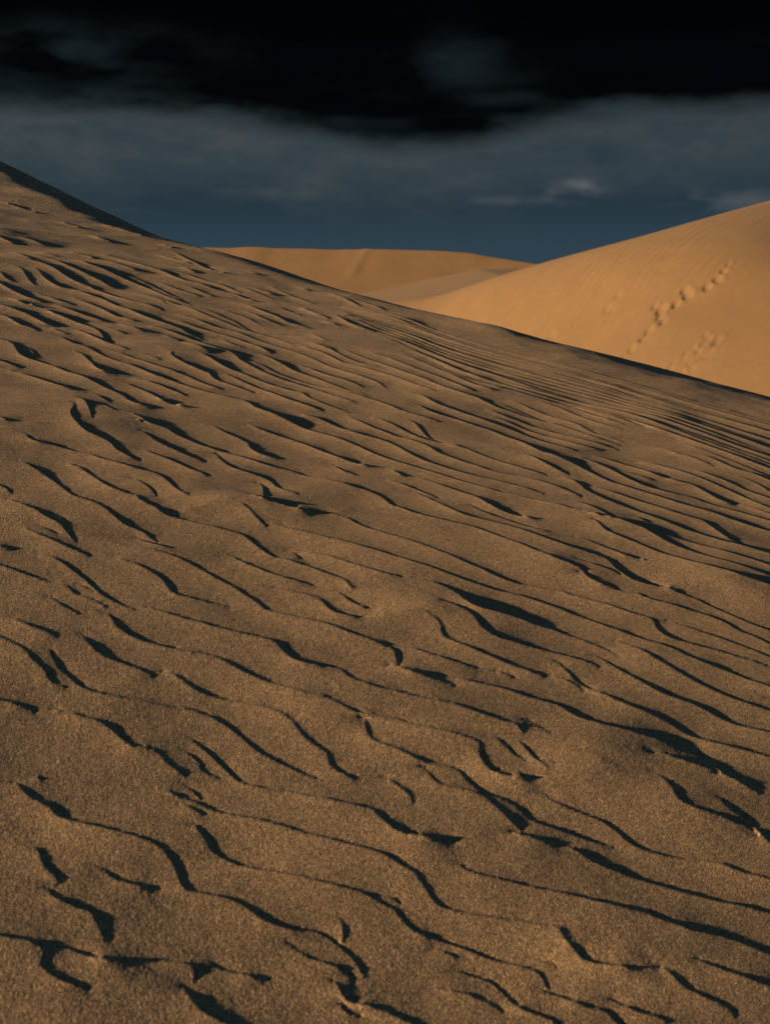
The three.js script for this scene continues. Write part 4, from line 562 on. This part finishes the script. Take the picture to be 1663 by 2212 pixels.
// ---------------------------------------------------------------- near dune
{
  // columns fan out from the tripod, rows lie closer together where the sand is near: fine where ripples are, coarse around
  const tans = [], D = Math.PI / 180, FINE = 19.8, NC = 800, SIDE = 70, WIDE = 26.5;
  for (let k = 25; k > 0; k--) tans.push(-Math.tan((WIDE + 56 * (k / 25) ** 2) * D));
  for (let k = SIDE; k > 0; k--) tans.push(-Math.tan((FINE + (WIDE - FINE) * k / SIDE) * D));
  for (let k = 0; k <= NC; k++) tans.push(Math.tan((-FINE + 2 * FINE * k / NC) * D));
  for (let k = 1; k <= SIDE; k++) tans.push(Math.tan((FINE + (WIDE - FINE) * k / SIDE) * D));
  for (let k = 1; k <= 25; k++) tans.push(Math.tan((WIDE + 56 * (k / 25) ** 2) * D));
  const fw = [], F0 = 1.6, F1 = 19.5, NR = 1260;
  for (let k = 0; k < 14; k++) fw.push(0.15 + (F0 - 0.15) * k / 14);
  const pack = (f) => mix(0.62, 4.5, sstep(2.6, 7.5, f)) * mix(1, 0.27, sstep(10, 13, f)) / (f * f);   // rows per metre, unscaled
  { let sum = 0; const N = 20000, acc = [0]; for (let k = 1; k <= N; k++) { const f = F0 + (F1 - F0) * (k - 0.5) / N; acc.push(sum += pack(f)); }
    for (let k = 0, i = 0; k <= NR; k++) { while (i < N && acc[i + 1] < sum * k / NR) i++; const t = (sum * k / NR - acc[i]) / Math.max(1e-12, acc[Math.min(N, i + 1)] - acc[i]); fw.push(F0 + (F1 - F0) * Math.min(1, (i + t) / N)); } }
  for (let k = 1; k <= 24; k++) fw.push(F1 + 22 * (k / 24) ** 1.5);
  const nc = tans.length, nr = fw.length, n = nc * nr;
  const xs = new Float32Array(n), fs = new Float32Array(n), ys = new Float32Array(n), rip = new Float32Array(n);
  for (let j = 0; j < nr; j++) for (let i = 0; i < nc; i++) {
    const k = j * nc + i, f = fw[j], x = f * tans[i]; xs[k] = x; fs[k] = f; ys[k] = nearDuneBase(x, f);
    // broad swells and small irregularities of the sand
    const p = 0.83 * x + 0.55 * f, q = -0.55 * x + 0.83 * f;
    ys[k] += 0.009 * noise(p * 1.1, q * 1.7, 71) + 0.0034 * noise(p * 3.3, q * 5.1, 72) + 0.0005 * noise(p * 11, q * 16, 73) + 0.00012 * noise(x * 43, f * 43, 74) + 0.00009 * noise(x * 120, f * 120, 75) + 0.00011 * noise(x * 310, f * 310, 76);
  }
  const colOf = (t) => { let lo = 0, hi = nc - 1; while (lo < hi) { const m = (lo + hi) >> 1; if (tans[m] < t) lo = m + 1; else hi = m; } return lo; };
  const rowOf = (f) => { let lo = 0, hi = nr - 1; while (lo < hi) { const m = (lo + hi) >> 1; if (fw[m] < f) lo = m + 1; else hi = m; } return lo; };
  const best = new Float32Array(n).fill(1e9), sd = new Float32Array(n), bh = new Float32Array(n), bl = new Float32Array(n), seen = new Int32Array(n), bc = new Float32Array(n);
  // lay one line of relief: nearest point on the line gives distance (positive to its left), height and length
  function lay(points, profile, reach = null) {
    const P = [];
    for (let i = 0; i < points.length - 1; i++) {
      const p0 = points[Math.max(0, i - 1)], p1 = points[i], p2 = points[i + 1], p3 = points[Math.min(points.length - 1, i + 2)];
      const steps = 6;
      for (let s = 0; s < steps; s++) {
        const t = s / steps, q = [];
        for (let c = 0; c < 2; c++) q.push(0.5 * (2 * p1[c] + (p2[c] - p0[c]) * t + (2 * p0[c] - 5 * p1[c] + 4 * p2[c] - p3[c]) * t * t + (3 * p1[c] - p0[c] - 3 * p2[c] + p3[c]) * t * t * t));
        const w = t * t * (3 - 2 * t); q.push(mix(p1[2], p2[2], w), mix(p1[3], p2[3], w)); P.push(q);
      }
    }
    P.push(points[points.length - 1]);
    let count = 0;
    for (let i = 0; i < P.length - 1; i++) {
      const [ax, af, ah, al] = P[i], [bx, bf, bh_, bl_] = P[i + 1], dx = bx - ax, df = bf - af, l2 = dx * dx + df * df;
      if (l2 < 1e-10) continue;
      const R = reach ? Math.max(reach(ah), reach(bh_)) : Math.max(al, bl_) + 0.01, j0 = rowOf(Math.min(af, bf) - R), j1 = rowOf(Math.max(af, bf) + R);
      for (let j = j0; j <= j1; j++) {
        const f = fw[j], i0 = colOf((Math.min(ax, bx) - R) / f), i1 = colOf((Math.max(ax, bx) + R) / f);
        for (let c = i0; c <= i1; c++) {
          const k = j * nc + c, x = xs[k];
          let t = ((x - ax) * dx + (f - af) * df) / l2; t = t < 0 ? 0 : t > 1 ? 1 : t;
          const qx = x - ax - t * dx, qf = f - af - t * df, d = qx * qx + qf * qf;
          if (d > R * R || d >= best[k]) continue;
          if (best[k] > 1e8) seen[count++] = k;
          best[k] = d; sd[k] = dx * (f - af) - df * (x - ax) > 0 ? 1 : -1; bh[k] = ah + (bh_ - ah) * t; bl[k] = al + (bl_ - al) * t; bc[k] = (dx * LF - df * LX) / Math.sqrt(l2);
        }
      }
    }
    for (let s = 0; s < count; s++) { const k = seen[s]; rip[k] += profile(Math.sqrt(best[k]) * sd[k], bh[k], bl[k], k); best[k] = 1e9; }
  }
  // Each ripple is pinned along its crest: brow on the windward side, slip face at the angle of rest on the lee side down to its foot.
  // Between the pinned lines the sand hangs like a membrane that settles back to the slope within a hand's breadth.
  const pinned = new Uint8Array(n), hang = new Float32Array(n);
  const cell = new Float32Array(nr); for (let j = 0; j < nr; j++) { const df = fw[Math.min(nr - 1, j + 1)] - fw[Math.max(0, j - 1)]; cell[j] = Math.max(df / 2, fw[j] * 2 * FINE * D / NC); }
  for (const line of rows(CRESTS)) {
    const pts = line.map(([x, f, h, l]) => [x / 1000, f / 1000, h / 1e4, l / 1000]);
    lay(pts, (d, h, l, k) => {
      if (h < 0.0002) return 0;
      const c = cell[(k / nc) | 0], apart = sstep(0.05, 0.17, l), scooped = sstep(0.0034, 0.0056, h), soft = apart * (1 - scooped);
      // low ripples fall away behind the brow in a soft curve; tall ones break off in a slip face, the tallest above a scooped hollow
      const top = 0.85 * h, drop = mix(1.25, 1.4, scooped * apart) * h, s = Math.max(drop / 0.45, c * 0.8, 0.003), run = 11 * h * Math.max(0.3, bc[k]);
      if (d < -0.75 * c || d > mix(s + 0.5 * c, Math.max(1.5 * run, c), soft)) return 0;
      const t = Math.max(0, Math.min(1, d / s)), v = mix(top - drop * (1 - Math.pow(1 - t, 1.25)), h * (1.75 * Math.exp(-Math.max(0, d) / run) + 0.9), soft);
      if (!pinned[k] || Math.abs(v) > Math.abs(hang[k])) hang[k] = v;
      pinned[k] = 1; return 0;
    }, (h) => 32 * h + 0.03);
  }
  { // settle
    const j1 = rowOf(19), ax = new Float32Array(nr), af = new Float32Array(nr), ab = new Float32Array(nr), k2 = new Float32Array(nr);
    for (let j = 1; j < nr - 1; j++) {
      const dn = fw[j + 1] - fw[j], dp = fw[j] - fw[j - 1];
      ax[j] = 1 / (fw[j] * fw[j]); af[j] = 2 / (dn * (dn + dp)); ab[j] = 2 / (dp * (dn + dp)); const len = mix(0.1, 0.055, sstep(2.5, 7.5, fw[j])); k2[j] = 1 / (len * len);
    }
    const c0 = 3, c1 = nc - 3, j0 = rowOf(F0), it2 = new Float32Array(nc); for (let c = 1; c < nc - 1; c++) it2[c] = 4 / (tans[c + 1] - tans[c - 1]) ** 2;
    for (let it = 0; it < 130; it++) {
      const w = it < 110 ? 1.93 : 1.2;
      for (let jj = j0; jj < j1; jj++) {
        const j = it & 1 ? j0 + j1 - 1 - jj : jj, P = ax[j], A = af[j], B = ab[j], S = A + B + k2[j], base = j * nc;
        for (let c = c0; c < c1; c++) { const k = base + c; if (pinned[k]) continue; const X = P * it2[c]; hang[k] += w / (2 * X + S) * (X * (hang[k - 1] + hang[k + 1]) + A * hang[k + nc] + B * hang[k - nc]) - w * hang[k]; }
      }
    }
    for (let k = 0; k < n; k++) rip[k] += hang[k];
  }
  const spur = (d, h, l) => { const w = d > 0 ? 0.11 : l, t = Math.abs(d) / w; return t >= 1 ? 0 : h * (1 - t) * (1 - t) * (1 + 1.2 * t); };
  for (const line of rows(RIDGES)) lay(line.map(([x, f, h]) => [x / 1000, f / 1000, h / 2.4e4, 0.11]), spur);
  for (const [mx, mf, rx, rf, mh] of rows(MOUNDS)[0]) {
    const X = mx / 1000, F = mf / 1000, a = rx / 1000, b = rf / 1000, H = mh / 1e4, j0 = rowOf(F - 3 * b), j1 = rowOf(F + 3 * b);
    for (let j = j0; j <= j1; j++) { const f = fw[j], c1 = colOf((X + 3 * a) / f); for (let c = colOf((X - 3 * a) / f); c <= c1; c++) { const k = j * nc + c; let u = (xs[k] - X) / a; const v = (f - F) / b; u *= u > 0 ? 1.05 : 0.9; rip[k] += H * gs(Math.sqrt(u * u + v * v)); } }
  }
  for (let k = 0; k < n; k++) ys[k] += rip[k];
  const tint = (x, f) => 0.98 + 0.3 * noise(x * 690, f * 690, 80) + 0.3 * noise(x * 310, f * 310, 81) + 0.13 * noise(x * 120, f * 120, 82) + 0.04 * noise(x * 38, f * 38, 83) + 0.05 * noise(x * 5, f * 8, 84);
  const m = gridMesh('foreground_dune', nearSand, xs, fs, ys, 1.6, tint);
  m.geometry.setIndex(gridIndex(nc, nr)); m.geometry.computeVertexNormals();
  m.userData.label = 'dark coarse-grained rippled dune slope filling the foreground'; m.userData.category = 'dune';
  scene.add(m);
}

// ---------------------------------------------------------------- the dunes behind
const table = (xs, ys) => {                          // smooth curve through measured points
  const n = xs.length, m = xs.map((_, i) => i === 0 ? (ys[1] - ys[0]) / (xs[1] - xs[0]) : i === n - 1 ? (ys[n - 1] - ys[n - 2]) / (xs[n - 1] - xs[n - 2]) : (() => { const h0 = xs[i] - xs[i - 1], h1 = xs[i + 1] - xs[i], d0 = (ys[i] - ys[i - 1]) / h0, d1 = (ys[i + 1] - ys[i]) / h1; return (d0 * h1 + d1 * h0) / (h0 + h1); })());
  const at = (x) => {
    if (x <= xs[0]) return ys[0] + m[0] * (x - xs[0]); if (x >= xs[n - 1]) return ys[n - 1] + m[n - 1] * (x - xs[n - 1]);
    let i = 0; while (x > xs[i + 1]) i++;
    const h = xs[i + 1] - xs[i], t = (x - xs[i]) / h, t2 = t * t, t3 = t2 * t;
    return (2 * t3 - 3 * t2 + 1) * ys[i] + (t3 - 2 * t2 + t) * h * m[i] + (3 * t2 - 2 * t3) * ys[i + 1] + (t3 - t2) * h * m[i + 1];
  };
  return (x) => (at(x - 0.8) + 2 * at(x - 0.4) + 2 * at(x) + 2 * at(x + 0.4) + at(x + 0.8)) / 8;
};
const CX = [-6, 0.56, 2.43, 3.27, 4.35, 5.32, 6.28, 7.56, 10.13, 12.9, 17, 40];
const ridgeF = table(CX, [55, 44, 40, 38, 36, 34.2, 33, 32.3, 33.5, 36, 40, 50]);
const ridgeY = table(CX, [-1.6, 0.38, 1.04, 1.40, 1.76, 2.08, 2.34, 2.72, 3.39, 4.06, 5.0, 8]);
const farY = table([-60, -30, -8.6, -1.3, 5.2, 8.2, 12, 30, 60], [3.0, 3.05, 2.99, 2.84, 2.52, 2.0, 1.5, 1.3, 1.6]);
const smax = (a, b, k) => { const h = Math.max(k - Math.abs(a - b), 0) / k; return Math.max(a, b) + h * h * k / 4; };
const FAR = 2.0;                                     // how much further off the surveyed back dunes stand
const backHeight = (x, f) => 1.42 + FAR * (backShape(x / FAR, f / FAR) - 1.42);
function backShape(x, f) {
  const floor = 1.42 - 0.3 - 0.023 * (62 - Math.min(f, 62)) - 2.2 * sstep(46, 26, f) + 0.21 * Math.max(-8, Math.min(x - 1.5, 3)) + 0.05 * noise(x * 0.2, f * 0.12, 91);
  const d = ridgeF(x) - f, c = ridgeY(x);
  let dune;
  if (d > 0) dune = c - 0.27 * (d - 1.5 * (1 - Math.exp(-d / 1.5))) + 0.0012 * Math.max(0, d - 6) ** 2;
  else dune = c - 0.02 * d * d / (1 + 0.05 * -d) * 1.5;
  dune += 0.10 * noise(x * 0.32 + 0.2 * f, f * 0.16, 92) * sstep(0, 4, d) - 0.16 * gs(((d - 6.5) + 0.35 * (x - 8.5)) / 1.6) * sstep(5.5, 8, x);
  let y = smax(floor, dune, 0.5);
  // far slip face
  const foot = 64.2 - 0.12 * x, top = farY(x), run = (top - 1.12) / 0.6;
  if (f > foot - 4) {
    const e = f - foot, rib = gs(((x + 1.6) - 0.35 * (e - 1)) / 0.3) * 0.055 * sstep(0, 1, e) + 0.05 * noise(x * 0.7, f * 0.3, 93) * sstep(0, 1.5, e);
    const hollow = -0.28 * gs((x - 4.6) / 1.1) * gs((e - 0.1) / 0.9);
    const ramp = e < run ? 1.12 + 0.6 * e : top - 0.03 * (e - run) - 0.0015 * (e - run) ** 2;
    y = smax(y, ramp + rib, 0.12) + hollow;
  }
  return y;
}
// prints: [x, forward, length, turn]; measured where each one lies on the slope
const PRINTS = [];
function onSlope(px, py) {                           // follow a line of sight from the tripod to the slope behind
  const k = 3083, p = 10.78 * Math.PI / 180, x = (px - 960) / k, v = -(py - 1277) / k, c = Math.cos(p), s = Math.sin(p), F = c + v * s, Y = v * c - s;
  for (let t = 20; t < 110; t += 0.02) if (1.42 + t * Y < backHeight(x * t, F * t)) return [x * t, F * t];
  return null;
}
const survey = (list, size, depth) => { for (const [px, py, s = 1] of list) { const g = onSlope(px, py); if (g) PRINTS.push([g[0], g[1], size * s, depth * s]); } };
// the deep trail climbing the slope
survey([[1648, 773, 1.3], [1644, 790], [1632, 764, .8], [1685, 760], [1714, 737, 1.2], [1706, 724], [1763, 716, 1.1], [1787, 697, 1.1], [1803, 676, .9], [1815, 660, .7], [1652, 802, .9], [1617, 826, 1.1], [1602, 843], [1573, 872, 1.05], [1556, 888, .8]], 0.16, 0.13);
// two shallower tracks side by side, and a few scattered prints
survey([[1670, 916], [1682, 902], [1700, 893, 1.1], [1712, 879], [1728, 868], [1750, 858], [1764, 846], [1757, 836, .8], [1700, 929], [1722, 918], [1732, 901], [1746, 892], [1758, 886], [1770, 878], [1782, 856], [1791, 847, 1.1], [1716, 907, .8], [1740, 876, .8]], 0.14, 0.075);
survey([[1513, 771, 1.1], [1526, 773], [1538, 736, .9], [1371, 836, 1.1], [1379, 842], [1431, 809, .8], [1545, 731, .7]], 0.15, 0.075);

function gridOf(tans, fw, height) {
  const nc = tans.length, nr = fw.length, n = nc * nr, xs = new Float32Array(n), fs = new Float32Array(n), ys = new Float32Array(n);
  for (let j = 0; j < nr; j++) for (let i = 0; i < nc; i++) { const k = j * nc + i; fs[k] = fw[j]; xs[k] = fw[j] * tans[i]; ys[k] = height(xs[k], fs[k]); }
  return { nc, nr, xs, fs, ys };
}
{
  const D = Math.PI / 180, tans = [], fw = [], NC = 370, NR = 430;
  for (let k = 16; k > 0; k--) tans.push(Math.tan((-2 - 40 * (k / 16) ** 1.6) * D));
  for (let k = 0; k <= NC; k++) tans.push(Math.tan((-2 + 21.5 * k / NC) * D));
  for (let k = 1; k <= 16; k++) tans.push(Math.tan((19.5 + 30 * (k / 16) ** 1.6) * D));
  for (let k = 0; k <= NR; k++) fw.push((11 + 39 * k / NR) * FAR);
  const g = gridOf(tans, fw, (x, f) => {
    let y = backHeight(x, f); const X = x, Z = f; x /= FAR; f /= FAR; const d = ridgeF(x) - f;
    // wind ripples on the upper slope
    const on = sstep(11, 5, d + 0.5 * noise(x * 0.5, f * 0.4, 95)) * sstep(-0.5, 1.5, d) * sstep(1.5, 4, x) * (0.55 + 0.45 * noise(x * 0.6, f * 0.35, 96));
    const ph = (x * 0.8 - f * 0.6) / 0.3 + 0.55 * noise(x * 0.5, f * 0.35, 97) + 0.3 * noise(x * 1.6, f * 0.9, 98);
    y += 0.017 * Math.max(0, on) * (0.6 + 0.6 * noise(x * 1.4, f * 0.8, 99)) * Math.sin(ph * 6.283);
    for (const [px, pf, r, h] of PRINTS) {
      const ax = (X - px) / r, af = (Z - pf) / (r * 1.5), q = ax * ax + af * af; if (q > 9) continue;
      y += -h * Math.exp(-q * q * 0.9) + h * 0.3 * Math.exp(-(((ax - 1.5) * (ax - 1.5)) * 1.6 + af * af));
    }
    return y;
  });
  const tint = (x, f) => 0.96 + 0.05 * noise(x * 7, f * 4, 85) + 0.05 * noise(x * 1.3, f * 0.8, 86) + 0.05 * noise(x * 30, f * 20, 87);
  const m = gridMesh('right_dune', farSand, g.xs, g.fs, g.ys, 3.0, tint);
  const full = gridIndex(g.nc, g.nr);
  m.geometry.setIndex(full); m.geometry.computeVertexNormals();
  // each print is a piece of the slope of its own
  const owner = (i, j) => {
    const k = j * g.nc + i, x = g.xs[k], f = g.fs[k]; let bi = -1, bq = 1.9;
    for (let q = 0; q < PRINTS.length; q++) { const [px, pf, r] = PRINTS[q], ax = (x - px) / r, af = (f - pf) / (r * 1.5), d = ax * ax + af * af; if (d < bq) { bq = d; bi = q; } }
    return bi;
  };
  const own = new Int16Array(g.nc * g.nr); for (let j = 0; j < g.nr; j++) for (let i = 0; i < g.nc; i++) own[j * g.nc + i] = owner(i, j);
  PRINTS.forEach((p, q) => {
    const idx = gridIndex(g.nc, g.nr, (i, j) => own[j * g.nc + i] === q).array; if (!idx.length) return;
    const map = new Map(), src = m.geometry.attributes, pos = [], nor = [], uv = [], col = [], out = [];
    for (const v of idx) {
      if (!map.has(v)) { map.set(v, map.size); pos.push(src.position.array[v * 3], src.position.array[v * 3 + 1], src.position.array[v * 3 + 2]); nor.push(src.normal.array[v * 3], src.normal.array[v * 3 + 1], src.normal.array[v * 3 + 2]); uv.push(src.uv.array[v * 2], src.uv.array[v * 2 + 1]); col.push(src.color.array[v * 3], src.color.array[v * 3 + 1], src.color.array[v * 3 + 2]); }
      out.push(map.get(v));
    }
    const geo = new THREE.BufferGeometry();
    geo.setAttribute('position', new THREE.Float32BufferAttribute(pos, 3)); geo.setAttribute('normal', new THREE.Float32BufferAttribute(nor, 3)); geo.setAttribute('uv', new THREE.Float32BufferAttribute(uv, 2)); geo.setAttribute('color', new THREE.Float32BufferAttribute(col, 3)); geo.setIndex(out);
    const c = new THREE.Mesh(geo, farSand); c.name = 'footprint'; c.castShadow = c.receiveShadow = true; m.add(c);
  });
  m.geometry.setIndex(gridIndex(g.nc, g.nr, (i, j) => own[j * g.nc + i] < 0));
  m.userData.label = 'sunlit orange dune slope on the right crossed by trails of footprints'; m.userData.category = 'dune';
  scene.add(m);
}
{
  const D = Math.PI / 180, tans = [], fw = [];
  for (let k = 0; k <= 260; k++) { const t = k / 130 - 1; tans.push(Math.tan((20 * t + 35 * Math.sign(t) * Math.abs(t) ** 6) * D)); }
  for (let k = 0; k <= 20; k++) fw.push((50 + 9 * k / 20) * FAR);
  for (let k = 1; k <= 200; k++) fw.push((59 + 14 * k / 200) * FAR);
  for (let k = 1; k <= 24; k++) fw.push((73 + 60 * (k / 24) ** 1.5) * FAR);
  const g = gridOf(tans, fw, backHeight);
  const m = gridMesh('far_dune', farSand, g.xs, g.fs, g.ys, 3.0, (x, f) => 0.95 + 0.05 * noise(x * 3, f * 2, 88) + 0.05 * noise(x * 0.6, f * 0.5, 89));
  m.geometry.setIndex(gridIndex(g.nc, g.nr)); m.geometry.computeVertexNormals();
  m.userData.label = 'low orange dune with a steep face in the far distance'; m.userData.category = 'dune';
  scene.add(m);
}
{
  const m = gridMesh('desert_ground', farSand, [-3000, 3000, -3000, 3000], [-3000, -3000, 3000, 3000], [-9, -9, -9, -9], 3.0, () => 1);
  m.geometry.setIndex([0, 1, 3, 0, 3, 2]); m.geometry.computeVertexNormals();
  m.userData.label = 'flat sandy desert ground under the dunes'; m.userData.category = 'ground';
  scene.add(m);
}
renderer.render(scene, camera);
